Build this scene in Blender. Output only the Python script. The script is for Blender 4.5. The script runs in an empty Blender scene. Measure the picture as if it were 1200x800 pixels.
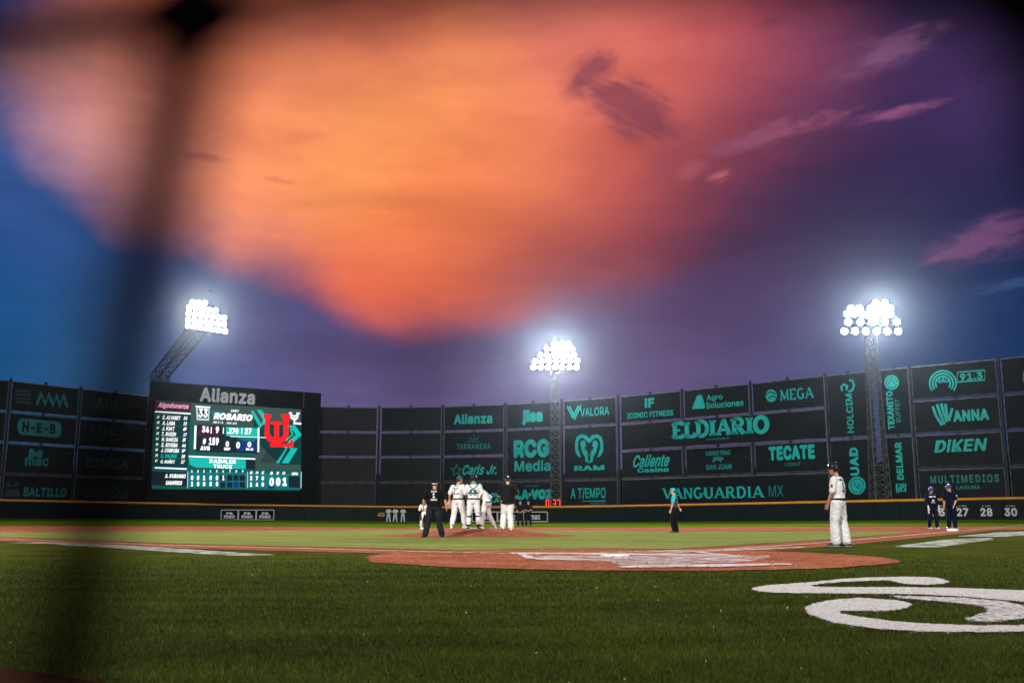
import bpy, bmesh, math, random
import numpy as np
from mathutils import Vector, Matrix, noise
from mathutils.bvhtree import BVHTree
from mathutils.geometry import tessellate_polygon
random.seed(7)
rng = np.random.default_rng(7)
R = math.radians
scene = bpy.context.scene
COL = scene.collection

# ------------------------------------------------------------------ camera
CAM_H = 0.64
PITCH = math.atan(205.5/1166.7)
FPX = 1166.7
cam_d = bpy.data.cameras.new('camera'); cam = bpy.data.objects.new('camera', cam_d); COL.objects.link(cam)
cam.location = (0, 0, CAM_H); cam.rotation_euler = (math.pi/2+PITCH, 0, 0)
cam_d.lens = 35; cam_d.sensor_width = 36; cam_d.clip_start = 0.01; cam_d.clip_end = 3000
cam_d.dof.use_dof = True; cam_d.dof.focus_distance = 40; cam_d.dof.aperture_fstop = 6.5
scene.camera = cam
scene.view_settings.view_transform = 'Standard'; scene.view_settings.look = 'None'
scene.view_settings.exposure = 0; scene.view_settings.gamma = 1
scene.render.engine = 'CYCLES'
scene.cycles.use_denoising = True
scene.cycles.max_bounces = 4; scene.cycles.diffuse_bounces = 2; scene.cycles.glossy_bounces = 2
scene.cycles.transmission_bounces = 2; scene.cycles.transparent_max_bounces = 8
scene.cycles.volume_bounces = 0; scene.cycles.sample_clamp_indirect = 6

CF = Vector((0, math.cos(PITCH), math.sin(PITCH))); CU = Vector((0, -math.sin(PITCH), math.cos(PITCH)))
ORG = Vector((0, 0, CAM_H))
def ray(px, py):                       # direction of a photo pixel (1200x800)
    return CF + Vector((1, 0, 0))*((px-600)/FPX) + CU*((400-py)/FPX)
SL = 0.011
def gz(x): return SL*max(0.0, abs(x)-8)   # the field drains: it rises gently to both sides
def ground(px, py, h=0.0):             # where the ray of a pixel meets the field
    d = ray(px, py); z = h
    for _ in range(12):
        t = (z-CAM_H)/d.z; p = ORG+d*t; z = 0.5*z+0.5*(gz(p.x)+h)
    return Vector((p.x, p.y, gz(p.x)))
def at(px, py, Y):                     # point of that ray at depth Y
    d = ray(px, py); return ORG+d*(Y/d.y)

def lin(r, g, b):
    f = lambda c: c/12.92 if c <= 0.04045 else ((c+0.055)/1.055)**2.4
    return (f(r/255), f(g/255), f(b/255))

# ------------------------------------------------------------------ world: dusk sky
world = bpy.data.worlds.new('World'); scene.world = world; world.use_nodes = True
WN = world.node_tree.nodes; WL = world.node_tree.links
for n in list(WN): WN.remove(n)
def wmath(op, a, b=None, c=None, clamp=False):
    n = WN.new('ShaderNodeMath'); n.operation = op; n.use_clamp = clamp
    for i, v in enumerate((a, b, c)):
        if v is None: continue
        if hasattr(v, 'links'): WL.new(v, n.inputs[i])
        else: n.inputs[i].default_value = v
    return n.outputs[0]
def wvec(op, a, b=None, s=None):
    n = WN.new('ShaderNodeVectorMath'); n.operation = op
    for i, v in ((0, a), (1, b)):
        if v is None: continue
        if hasattr(v, 'links'): WL.new(v, n.inputs[i])
        else: n.inputs[i].default_value = tuple(v)
    if s is not None:
        if hasattr(s, 'links'): WL.new(s, n.inputs['Scale'])
        else: n.inputs['Scale'].default_value = s
    return n.outputs['Value'] if op in ('DOT_PRODUCT', 'LENGTH', 'DISTANCE') else n.outputs['Vector']
def wnoise(vec, scale, detail=4, rough=0.55, dist=0.0, col=False):
    n = WN.new('ShaderNodeTexNoise'); n.inputs['Scale'].default_value = scale
    n.inputs['Detail'].default_value = detail; n.inputs['Roughness'].default_value = rough
    n.inputs['Distortion'].default_value = dist; WL.new(vec, n.inputs['Vector'])
    return n.outputs['Color' if col else 'Fac']
tc = WN.new('ShaderNodeTexCoord'); DIR0 = tc.outputs['Generated']
DIR0 = wvec('NORMALIZE', DIR0)
warp = wvec('SUBTRACT', wnoise(DIR0, 5.0, 4, 0.5, 0.0, True), (0.5, 0.5, 0.5))
DIR = wvec('NORMALIZE', wvec('ADD', DIR0, wvec('SCALE', warp, s=0.028)))
warp2 = wvec('SUBTRACT', wnoise(wvec('MULTIPLY', DIR0, (1, 1, 2.2)), 22.0, 5, 0.6, 0.0, True), (0.5, 0.5, 0.5))
DIRF = wvec('NORMALIZE', wvec('ADD', DIR, wvec('SCALE', warp2, s=0.009)))

CLEAR = [(0,300,25,85,145,60),(0,440,12,80,125,60),(90,380,22,70,125,50),(120,470,72,118,160,50),(250,430,82,90,145,50),
 (330,350,58,58,104,35),(400,455,106,92,140,50),(480,410,60,48,84,35),(600,465,122,108,156,50),(750,445,110,96,146,50),(850,390,80,62,102,45),
 (950,290,60,42,76,60),(880,330,80,50,84,45),(780,395,96,68,102,35),(1050,220,56,38,76,60),(1150,120,76,48,96,50),(1190,20,80,48,98,60),(1190,240,30,34,76,60),
 (1190,400,8,54,104,60),(1100,430,40,72,122,50),(900,430,98,92,142,50),(1000,440,74,84,130,50),(-25,200,60,88,150,30),
 (-25,110,70,88,150,30),(50,285,60,84,146,34),(10,240,62,88,148,28),(-300,250,18,62,122,200),(1500,250,14,34,80,200),(200,300,52,66,124,38),(250,345,70,74,130,38),(310,385,84,76,124,38),(390,415,70,58,98,34),(540,415,74,54,90,30),(640,410,90,70,112,30),(700,400,96,70,110,34),(-120,430,14,80,128,90),(1350,430,10,48,92,90),
 (500,-500,62,44,92,240),(600,900,48,44,80,200),(1300,-200,46,36,82,150),(-300,-200,52,52,110,150)]
CLOUD = [(30,150,150,125,160,26),(15,80,190,132,138,28),(90,165,205,150,150,28),(115,238,128,104,140,26),(50,205,100,102,150,24),(110,110,250,158,122,50),(60,90,228,146,124,40),(60,185,150,112,140,35),(150,205,205,128,122,40),(290,100,255,148,98,60),
 (300,240,255,150,104,50),(410,180,255,162,88,60),(540,90,255,156,92,50),(500,250,250,130,78,50),(600,160,250,138,90,50),
 (420,325,232,104,74,40),(570,290,196,92,68,45),(500,350,218,98,70,35),(650,335,158,72,76,45),(700,60,242,130,108,50),(790,90,226,110,94,45),
 (850,40,196,84,88,45),(720,210,206,94,80,45),(780,280,120,54,72,50),(860,180,126,60,84,50),(910,70,146,68,92,50),(960,25,122,62,98,40),
 (960,140,92,46,80,45),(1020,70,96,56,96,40),(1090,110,72,48,90,40),(870,290,82,44,76,50),(740,350,142,76,92,40),(1000,190,54,38,74,50),
 (230,265,255,150,112,36),(285,310,250,136,100,32),(350,340,226,102,80,32),(420,362,214,96,76,28),(470,372,200,88,72,24),(540,368,196,84,70,24),(600,362,176,78,76,26),(150,250,198,122,120,30),(450,-10,240,120,76,50),(200,-20,236,120,90,60),(700,-120,190,96,96,120),(300,-200,190,100,100,150)]
def field(points, vec, maskval=None):
    """normalised sum of soft lobes round fixed directions of the sky"""
    cs = None; ws = None
    for (px, py, r, g, b, sp) in points:
        d = ray(px, py).normalized(); k = (FPX/ (sp*1.15))**2
        w = wmath('EXPONENT', wmath('MULTIPLY', wmath('SUBTRACT', wvec('DOT_PRODUCT', vec, d), 1.0), k))
        c = wvec('SCALE', lin(r, g, b), s=w)
        cs = c if cs is None else wvec('ADD', cs, c); ws = w if ws is None else wmath('ADD', ws, w)
    cs = wvec('ADD', cs, tuple(v*2e-4 for v in lin(34, 42, 88))); ws = wmath('ADD', ws, 2e-4)
    return cs, ws
cc, cw = field(CLEAR, DIR); kc, kw = field(CLOUD, DIR)
clear_c = wvec('SCALE', cc, s=wmath('DIVIDE', 1.0, cw)); cloud_c = wvec('SCALE', kc, s=wmath('DIVIDE', 1.0, kw))
DIRM = wvec('NORMALIZE', wvec('ADD', wvec('ADD', DIR0, wvec('SCALE', warp, s=0.014)), wvec('SCALE', warp2, s=0.007)))
_, cw2 = field([p for p in CLEAR], DIRM); _, kw2 = field([p for p in CLOUD], DIRM)
ratio = wmath('DIVIDE', kw2, wmath('ADD', kw2, cw2))
mr = WN.new('ShaderNodeMapRange'); mr.interpolation_type = 'SMOOTHSTEP'
mr.inputs['From Min'].default_value = 0.34; mr.inputs['From Max'].default_value = 0.92
ratio = wmath('ADD', ratio, wmath('MULTIPLY', wmath('SUBTRACT', wnoise(wvec('MULTIPLY', DIR, (1, 1, 2)), 11.0, 7, .62, .2), .5), .38)); WL.new(ratio, mr.inputs['Value'])
def wmix(fac, a, b):
    n = WN.new('ShaderNodeMix'); n.data_type = 'RGBA'
    if hasattr(fac, 'links'): WL.new(fac, n.inputs['Factor'])
    else: n.inputs['Factor'].default_value = fac
    for v, s in ((a, n.inputs[6]), (b, n.inputs[7])):
        if hasattr(v, 'links'): WL.new(v, s)
        else: s.default_value = (*v, 1)
    return n.outputs[2]
sky = wmix(mr.outputs[0], clear_c, cloud_c)
# broad soft streaks in the high cloud
strk = wnoise(wvec('MULTIPLY', DIR0, (2.2, 2.2, 9)), 2.6, 5, 0.5, 0.4)
sky = wvec('MULTIPLY', sky, wvec('ADD', wvec('SCALE', (0.34, 0.42, 0.40), s=wmath('ADD', wmath('MULTIPLY', wmath('SUBTRACT', strk, 0.5), 1.7), wmath('MULTIPLY', wmath('SUBTRACT', wnoise(wvec('MULTIPLY', DIR, (1, 1, 2.5)), 9.0, 6, .6, .3), 0.5), .8))), (1, 1, 1)))
# ragged scraps of low cloud
zF = wmath('MAXIMUM', wvec('DOT_PRODUCT', DIR0, CF), 0.05)
tx = wmath('DIVIDE', wvec('DOT_PRODUCT', DIR0, (1, 0, 0)), zF); ty = wmath('DIVIDE', wvec('DOT_PRODUCT', DIR0, CU), zF)
def scrap(px, py, rx, ry, deg, col, strength, nscale, thr=0.42, wid=0.22, seed=0.0):
    global sky
    rx, ry, thr, wid, strength = rx*1.35, ry*1.45, thr*.55, wid*1.7, strength*.78
    a = R(deg); cx, cy = (px-600)/FPX, (400-py)/FPX
    dx = wmath('SUBTRACT', tx, cx); dy = wmath('SUBTRACT', ty, cy)
    u = wmath('DIVIDE', wmath('ADD', wmath('MULTIPLY', dx, math.cos(a)), wmath('MULTIPLY', dy, math.sin(a))), rx/FPX)
    v = wmath('DIVIDE', wmath('SUBTRACT', wmath('MULTIPLY', dy, math.cos(a)), wmath('MULTIPLY', dx, math.sin(a))), ry/FPX)
    r2 = wmath('ADD', wmath('MULTIPLY', u, u), wmath('MULTIPLY', v, v))
    env = wmath('MULTIPLY', wmath('EXPONENT', wmath('MULTIPLY', r2, -1.4)), 0.9)
    cmb = WN.new('ShaderNodeCombineXYZ')
    WL.new(wmath('MULTIPLY', u, rx/38), cmb.inputs[0]); WL.new(wmath('MULTIPLY', v, ry/14), cmb.inputs[1]); cmb.inputs[2].default_value = seed
    nz = wnoise(cmb.outputs[0], nscale*.5, 9, 0.6, 0.25)
    m = WN.new('ShaderNodeMapRange'); m.interpolation_type = 'SMOOTHSTEP'
    m.inputs['From Min'].default_value = thr; m.inputs['From Max'].default_value = thr+.85
    WL.new(wmath('MULTIPLY', wmath('ADD', env, wmath('MULTIPLY', wmath('SUBTRACT', nz, 0.5), 2.2)), wmath('ADD', wmath('MULTIPLY', env, .5), .5)), m.inputs['Value'])
    mm = wmath('MULTIPLY', m.outputs[0], wmath('ADD', wmath('MULTIPLY', nz, 1.5), .3), None, True)
    mm = wmath('MULTIPLY', mm, wmath('SUBTRACT', wmath('MULTIPLY', env, 4.0), .25, None, True), None, True)
    front = wmath('GREATER_THAN', wvec('DOT_PRODUCT', DIR0, CF), 0.2)
    sky = wmix(wmath('MULTIPLY', wmath('MULTIPLY', mm, front), strength), sky, lin(*col))
scrap(690, 86, 36, 14, 38, (132,68,86), .95, .9, -0.2, 0.4, 1.0)
scrap(736, 126, 52, 24, -24, (122,60,82), 1.0, .9, -0.45, 0.45, 2.3)
scrap(780, 190, 34, 20, 40, (140,70,88), 0.5, 1.6, 0.30, 0.4, 3.9)
scrap(1045, 58, 78, 18, 24, (134,88,124), 0.9, 1.4, 0.24, 0.45, 5.2)
scrap(1085, 42, 40, 10, 12, (78,50,84), 0.6, 1.4, 0.24, 0.45, 6.0)
scrap(905, 24, 24, 8, 15, (120,56,80), 0.6, 1.3, 0.3, 0.4, 8.0)
scrap(910, 153, 95, 13, 17, (152,84,112), 0.9, 1.7, 0.24, 0.42, 7.1)
scrap(1058, 131, 62, 8, 14, (150,86,122), 1.0, 1.5, 0.26, 0.4, 9.4)
scrap(846, 206, 20, 9, 16, (188,98,112), 1.0, 1.2, 0.28, 0.3, 11.0)
scrap(806, 202, 20, 12, 25, (180,92,104), 0.6, 1.5, 0.28, 0.4, 11.7)
scrap(1165, 278, 66, 19, 16, (112,70,112), 1.2, 1.2, -0.15, 0.34, 12.5)
scrap(1180, 334, 50, 8, 12, (62,88,134), 0.7, 1.5, 0.25, 0.4, 13.3)
scrap(242, 185, 40, 6, -6, (150,88,88), 0.7, 1.8, 0.36, 0.3, 14.2)
scrap(330, 212, 26, 4, -10, (212,112,90), 0.6, 1.8, 0.34, 0.3, 15.1)
scrap(362, 155, 55, 13, 12, (226,124,88), 0.5, 1.9, 0.34, 0.4, 16.6)
scrap(610, 140, 34, 5, -4, (226,120,88), 0.45, 1.9, 0.34, 0.3, 17.6)
bg = WN.new('ShaderNodeBackground'); WL.new(sky, bg.inputs['Color']); bg.inputs['Strength'].default_value = 1.0
wo = WN.new('ShaderNodeOutputWorld'); WL.new(bg.outputs[0], wo.inputs['Surface'])
world.cycles.sampling_method = 'MANUAL'; world.cycles.sample_map_resolution = 512

# ------------------------------------------------------------------ materials
MATS = {}
def mat(name, col, rough=0.6, emit=None, estr=1.0, noise_amt=0.0, nscale=8.0, bump=0.0, bscale=40.0, metal=0.0, spec=0.5, col2=None, stretch=None):
    if name in MATS: return MATS[name]
    m = bpy.data.materials.new(name); m.use_nodes = True; MATS[name] = m
    nt = m.node_tree; b = nt.nodes['Principled BSDF']
    b.inputs['Base Color'].default_value = (*col, 1); b.inputs['Roughness'].default_value = rough
    b.inputs['Metallic'].default_value = metal; b.inputs['Specular IOR Level'].default_value = spec
    if noise_amt or bump:
        tcn = nt.nodes.new('ShaderNodeTexCoord'); vec = tcn.outputs['Object']
        if stretch:
            mp = nt.nodes.new('ShaderNodeMapping'); mp.inputs['Scale'].default_value = stretch
            nt.links.new(vec, mp.inputs['Vector']); vec = mp.outputs['Vector']
    if noise_amt:
        nz = nt.nodes.new('ShaderNodeTexNoise'); nz.inputs['Scale'].default_value = nscale
        nz.inputs['Detail'].default_value = 6; nz.inputs['Roughness'].default_value = 0.65
        nt.links.new(vec, nz.inputs['Vector'])
        rp = nt.nodes.new('ShaderNodeValToRGB')
        c2 = col2 or tuple(min(1, c*(1+noise_amt)) for c in col); c1 = tuple(c*(1-noise_amt) for c in col)
        rp.color_ramp.elements[0].position = 0.32; rp.color_ramp.elements[1].position = 0.68
        rp.color_ramp.elements[0].color = (*c1, 1); rp.color_ramp.elements[1].color = (*c2, 1)
        nt.links.new(nz.outputs['Fac'], rp.inputs['Fac']); nt.links.new(rp.outputs['Color'], b.inputs['Base Color'])
    if bump:
        nb = nt.nodes.new('ShaderNodeTexNoise'); nb.inputs['Scale'].default_value = bscale
        nb.inputs['Detail'].default_value = 4; nt.links.new(vec, nb.inputs['Vector'])
        bp = nt.nodes.new('ShaderNodeBump'); bp.inputs['Strength'].default_value = bump; bp.inputs['Distance'].default_value = 0.02
        nt.links.new(nb.outputs['Fac'], bp.inputs['Height']); nt.links.new(bp.outputs['Normal'], b.inputs['Normal'])
    if emit:
        b.inputs['Emission Color'].default_value = (*emit, 1); b.inputs['Emission Strength'].default_value = estr
    return m
def multinoise(name, stops_list, scales, rough=0.9, bump=0.5, bscale=60, stretches=None, spec=0.0, bdist=0.02):
    """colour = product of several noise ramps"""
    m = bpy.data.materials.new(name); m.use_nodes = True; MATS[name] = m
    nt = m.node_tree; b = nt.nodes['Principled BSDF']; b.inputs['Roughness'].default_value = rough
    b.inputs['Specular IOR Level'].default_value = spec
    tcn = nt.nodes.new('ShaderNodeTexCoord'); out = None
    for i, (st, sc) in enumerate(zip(stops_list, scales)):
        mp = nt.nodes.new('ShaderNodeMapping')
        if stretches: mp.inputs['Scale'].default_value = stretches[i]
        nt.links.new(tcn.outputs['Object'], mp.inputs['Vector'])
        nz = nt.nodes.new('ShaderNodeTexNoise'); nz.inputs['Scale'].default_value = sc; nz.inputs['Detail'].default_value = 6
        nz.inputs['Roughness'].default_value = 0.6
        nt.links.new(mp.outputs['Vector'], nz.inputs['Vector'])
        rp = nt.nodes.new('ShaderNodeValToRGB')
        while len(rp.color_ramp.elements) < len(st): rp.color_ramp.elements.new(0.5)
        for e, (p, c) in zip(rp.color_ramp.elements, st): e.position = p; e.color = (*c, 1)
        nt.links.new(nz.outputs['Fac'], rp.inputs['Fac'])
        if out is None: out = rp.outputs['Color']
        else:
            mx = nt.nodes.new('ShaderNodeMix'); mx.data_type = 'RGBA'; mx.blend_type = 'MULTIPLY'; mx.inputs['Factor'].default_value = 1
            nt.links.new(out, mx.inputs[6]); nt.links.new(rp.outputs['Color'], mx.inputs[7]); out = mx.outputs[2]
    nt.links.new(out, b.inputs['Base Color'])
    nb = nt.nodes.new('ShaderNodeTexNoise'); nb.inputs['Scale'].default_value = bscale; nb.inputs['Detail'].default_value = 5
    nt.links.new(tcn.outputs['Object'], nb.inputs['Vector'])
    bp = nt.nodes.new('ShaderNodeBump'); bp.inputs['Strength'].default_value = bump; bp.inputs['Distance'].default_value = bdist
    nt.links.new(nb.outputs['Fac'], bp.inputs['Height']); nt.links.new(bp.outputs['Normal'], b.inputs['Normal'])
    return m

W1 = (1, 1, 1)
M_turf = multinoise('turf', [[(0.3, (0.09, 0.115, 0.012)), (0.7, (0.17, 0.19, 0.035))], [(0.3, (0.7,)*3), (0.7, W1)], [(0.35, (0.55,)*3), (0.65, W1)]],
                    [0.9, 0.12, 55], bump=1.0, bscale=110, stretches=[(1, 1, 1), (0.6, 1, 1), (1, 0.7, 1)])
M_outfield = multinoise('outfield_grass', [[(0.3, (0.085, 0.155, 0.004)), (0.7, (0.135, 0.21, 0.008))], [(0.3, (0.8,)*3), (0.7, W1)]], [0.5, 6], bump=0.6)
M_infield = multinoise('infield_grass', [[(0.3, (0.25, 0.31, 0.07)), (0.7, (0.44, 0.44, 0.13))], [(0.3, (0.78,)*3), (0.7, W1)], [(0.3, (0.75,)*3), (0.7, W1)]],
                       [0.45, 3.0, 30], bump=0.8, stretches=[(0.5, 1.5, 1), (1, 1, 1), (1, 1, 1)])
M_dirt = multinoise('infield_dirt', [[(0.3, (0.48, 0.13, 0.065)), (0.7, (0.70, 0.27, 0.15))], [(0.3, (0.5,)*3), (0.62, W1)], [(0.36, (0.35,)*3), (0.5, W1)]],
                    [1.1, 7, 34], bump=1.0, bscale=30, bdist=0.04, stretches=[(0.6, 1, 1), (0.7, 1, 1), (1, 1, 1)])
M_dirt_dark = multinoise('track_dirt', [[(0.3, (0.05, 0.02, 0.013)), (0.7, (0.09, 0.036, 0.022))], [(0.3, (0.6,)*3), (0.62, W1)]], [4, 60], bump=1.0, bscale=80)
def chalk(name, thr, col=(0.72, 0.66, 0.62), scale=9.0, stretch=(0.35, 1.6, 1)):
    m = bpy.data.materials.new(name); m.use_nodes = True; MATS[name] = m
    nt = m.node_tree; b = nt.nodes['Principled BSDF']; b.inputs['Base Color'].default_value = (*col, 1); b.inputs['Roughness'].default_value = 0.95
    tcn = nt.nodes.new('ShaderNodeTexCoord'); mp = nt.nodes.new('ShaderNodeMapping'); mp.inputs['Scale'].default_value = stretch
    nt.links.new(tcn.outputs['Object'], mp.inputs['Vector'])
    nz = nt.nodes.new('ShaderNodeTexNoise'); nz.inputs['Scale'].default_value = scale; nz.inputs['Detail'].default_value = 8; nz.inputs['Roughness'].default_value = 0.7
    nt.links.new(mp.outputs['Vector'], nz.inputs['Vector'])
    m2 = nt.nodes.new('ShaderNodeMapRange'); m2.inputs['From Min'].default_value = thr; m2.inputs['From Max'].default_value = thr+0.09
    nt.links.new(nz.outputs['Fac'], m2.inputs['Value']); nt.links.new(m2.outputs[0], b.inputs['Alpha'])
    return m
M_chalk = chalk('chalk', 0.43); M_chalk_worn = chalk('worn_chalk', 0.485); M_paint_worn = chalk('worn_paint', 0.465, (0.66, 0.68, 0.58), 7.0, (0.3, 2.2, 1))
M_logo = mat('logo_paint', (0.60, 0.55, 0.50), 0.9, noise_amt=0.3, nscale=14, bump=0.6, bscale=90, spec=0)
M_logo_sheet = chalk("patchy_logo_paint", .36, (.60, .55, .50), 26, (1, 1, 1)); M_logo_worn = chalk('worn_logo_paint', .40, (.60, .55, .50), 20, (1, .7, 1))
M_banner = mat('banner_vinyl', (0.0055, 0.0085, 0.0085), 0.5, spec=.16, noise_amt=0.35, nscale=0.5, bump=0.25, bscale=0.9, stretch=(1, 1, 1))
M_ink = mat('teal_ink', (0.001, 0.50, 0.44), 0.5, noise_amt=0.18, nscale=0.7)
M_ink_dim = mat('dim_teal_ink', (0.002, 0.22, 0.20), 0.55, noise_amt=0.3, nscale=0.8)  # the teal ink at a lower brightness, for dim lettering and marks
M_ink_faint = mat('dark_teal_ink', (0.010, 0.040, 0.040), 0.55)
M_steel = mat('galvanised_steel', (0.20, 0.20, 0.21), 0.6, metal=0.2, noise_amt=0.25, nscale=2)
M_dark_steel = mat('dark_steel', (0.035, 0.037, 0.04), 0.5, metal=0.3, noise_amt=0.3, nscale=3)
M_mast_dark = mat('mast_steel', (0.014, 0.016, 0.018), 0.7, metal=0.1)
M_wall = mat('wall_padding', (0.003, 0.011, 0.010), 0.6, spec=.2, noise_amt=0.3, nscale=0.8, bump=0.3, bscale=3)
M_yellow = mat('yellow_rail', (0.90, 0.34, 0.02), 0.45, noise_amt=0.12, nscale=1.2)
M_white = mat('white_paint', (0.78, 0.78, 0.76), 0.5)
M_greywhite = mat('grey_letters', (0.90, 0.92, 0.94), 0.5)
M_black = mat('black_panel', (0.003, 0.005, 0.005), 0.6, spec=.1, noise_amt=0.3, nscale=1.5)
M_cord = mat('black_cord', (0.0015, 0.001, 0.001), 0.9, spec=.02)
M_skin = mat('skin', (0.58, 0.29, 0.18), 0.5, noise_amt=0.12, nscale=20)
M_skin2 = mat('tanned_skin', (0.42, 0.19, 0.105), 0.5, noise_amt=0.12, nscale=20)
M_hair = mat('black_hair', (0.012, 0.009, 0.008), 0.6)
M_uni = mat('white_uniform', (0.74, 0.73, 0.71), 0.85, spec=.08, noise_amt=0.06, nscale=9, bump=0.25, bscale=30)
M_uni_grey = mat('grey_uniform', (0.68, 0.72, 0.75), 0.85, spec=.08)
M_navy = mat('navy_uniform', (0.003, 0.006, 0.022), 0.8, spec=.08, noise_amt=0.3, nscale=9)
M_blackcloth = mat('black_cloth', (0.006, 0.006, 0.007), 0.8, spec=.08, noise_amt=0.3, nscale=10)
M_charcoal = mat('charcoal_cloth', (0.016, 0.018, 0.024), 0.85, spec=.08, noise_amt=0.25, nscale=8)
M_darkjacket = mat('black_jacket', (0.009, 0.008, 0.008), 0.7, spec=.08, noise_amt=0.3, nscale=8)
M_tealcloth = mat('teal_cloth', (0.01, 0.42, 0.42), 0.75)
M_tealdark = mat('dark_teal_cloth', (0.006, 0.075, 0.08), 0.75)
M_shoe_b = mat('black_shoe', (0.012, 0.012, 0.013), 0.4)
M_shoe_w = mat('white_shoe', (0.72, 0.72, 0.70), 0.5)
M_helmet = mat('black_helmet', (0.012, 0.014, 0.018), 0.16)
M_bluecap = mat('royal_blue_cap', (0.010, 0.035, 0.20), 0.35)
M_leather = mat('tan_leather', (0.40, 0.24, 0.17), 0.6)
M_leather_d = mat('dark_leather', (0.03, 0.022, 0.02), 0.6)
def glow(name, col, s): return mat(name, (0, 0, 0), 0.6, emit=col, estr=s, spec=0)

# ------------------------------------------------------------------ object helpers
def link(name, me, m=None, parent=None, loc=None, smooth=False):
    o = bpy.data.objects.new(name, me); COL.objects.link(o)
    if m is not None and me is not None and not me.materials: me.materials.append(m)
    if parent is not None: o.parent = parent
    if loc is not None: o.location = loc
    if smooth and me is not None: me.polygons.foreach_set('use_smooth', [True]*len(me.polygons))
    return o
def bmobj(name, bm, m, parent=None, loc=None, smooth=False):
    me = bpy.data.meshes.new(name); bm.to_mesh(me); bm.free(); return link(name, me, m, parent, loc, smooth)
def pydata(name, vs, fs, m, parent=None, smooth=False, loc=None):
    me = bpy.data.meshes.new(name); me.from_pydata([tuple(v) for v in vs], [], fs); me.update(); return link(name, me, m, parent, loc, smooth)
def empty(name, loc=(0, 0, 0), rotz=0.0):
    o = bpy.data.objects.new(name, None); COL.objects.link(o); o.location = loc; o.rotation_euler = (0, 0, rotz); o.empty_display_size = 0.2; return o
def tag(o, label=None, cat=None, group=None, kind=None):
    if label: o['label'] = label
    if cat: o['category'] = cat
    if group: o['group'] = group
    if kind: o['kind'] = kind
    return o
def add_box(bm, c, s, rot=None):
    mt = Matrix.Translation(Vector(c)) @ (rot.to_4x4() if rot is not None else Matrix.Identity(4)) @ Matrix.Diagonal((*s, 1))
    bmesh.ops.create_cube(bm, size=1.0, matrix=mt)
def add_bar(bm, p, q, w, seg=4, w2=None):
    p = Vector(p); q = Vector(q); d = q-p; L = d.length
    if L < 1e-6: return
    rot = d.to_track_quat('Z', 'Y').to_matrix().to_4x4()
    mt = Matrix.Translation((p+q)/2) @ rot
    bmesh.ops.create_cone(bm, cap_ends=True, segments=seg, radius1=w/2, radius2=(w if w2 is None else w2)/2, depth=L, matrix=mt)

# ------------------------------------------------------------------ lights
def lamp_light(name, kind, loc, power, parent=None, target=None, cone=None, blend=0.6, radius=1.2, col=(1, 0.97, 0.92)):
    ld = bpy.data.lights.new(name, kind); ld.energy = power; ld.color = col; ld.shadow_soft_size = radius
    o = bpy.data.objects.new(name, ld); COL.objects.link(o); o.location = loc
    if kind == 'SPOT':
        ld.spot_size = R(cone); ld.spot_blend = blend
        o.rotation_euler = (Vector(target)-Vector(loc)).to_track_quat('-Z', 'Y').to_euler()
    return o
sun_d = bpy.data.lights.new('afterglow_sun', 'SUN'); sun_d.energy = 0.05; sun_d.angle = R(12); sun_d.color = (1, 0.5, 0.25)
sun = bpy.data.objects.new('afterglow_sun', sun_d); COL.objects.link(sun)
sun.rotation_euler = Vector((0.6, -0.75, -0.18)).to_track_quat('-Z', 'Y').to_euler()

# ------------------------------------------------------------------ ground sheets
def sheet(name, pts, off, m, kind='structure', cuts=(-8, 8), parent=None, holes=None):
    bm = bmesh.new(); vs = [bm.verts.new((p[0], p[1], 0)) for p in pts]
    f = bm.faces.new(vs)
    for c in cuts:
        bmesh.ops.bisect_plane(bm, geom=bm.verts[:]+bm.edges[:]+bm.faces[:], plane_co=(c, 0, 0), plane_no=(1, 0, 0))
    bmesh.ops.triangulate(bm, faces=bm.faces[:])
    for v in bm.verts: v.co.z = gz(v.co.x)+off
    bmesh.ops.recalc_face_normals(bm, faces=bm.faces[:])
    if bm.faces and sum(fc.normal.z for fc in bm.faces) < 0: bmesh.ops.reverse_faces(bm, faces=bm.faces[:])
    o = bmobj(name, bm, m, parent)
    if kind: o['kind'] = kind
    return o
def ring(cx, cy, r, n=64, a0=0, a1=2*math.pi, wob=0.0):
    return [(cx+(r+wob*noise.noise(Vector((math.cos(a)*3, math.sin(a)*3, r))))*math.cos(a), cy+(r+wob*noise.noise(Vector((math.cos(a)*3, math.sin(a)*3, r))))*math.sin(a))
            for a in [a0+(a1-a0)*i/n for i in range(n)]]
HOME = Vector((1.75, 16.4, 0))
A1 = R(34.4); D1 = Vector((math.sin(A1), math.cos(A1), 0)); D3 = Vector((-math.cos(A1), math.sin(A1), 0)); DB = (D1+D3).normalized()
MOUND = Vector((-1.15, 35.0, 0)); B1 = HOME+D1*27.4; B3 = HOME+D3*27.4; B2 = HOME+D1*27.4+D3*27.4
SIZE = 900
sheet('ground', [(-SIZE, -60), (SIZE, -60), (SIZE, 1500), (-SIZE, 1500)], -0.004, M_turf)
# outfield grass: beyond the infield arc
arc = [(MOUND.x+31*math.cos(a), MOUND.y+31*math.sin(a)) for a in [R(-18+216*i/60) for i in range(61)]]
outp = [(75, 26), (170, 60), (170, 190), (-190, 190), (-190, 60), (-75, 24)]
sheet('outfield_grass', [(x, y) for x, y in arc[::-1] if y > 30] [::-1] + [(-75, 30), (-190, 60), (-190, 190), (170, 190), (170, 60), (75, 30)], 0.001, M_outfield)
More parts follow.
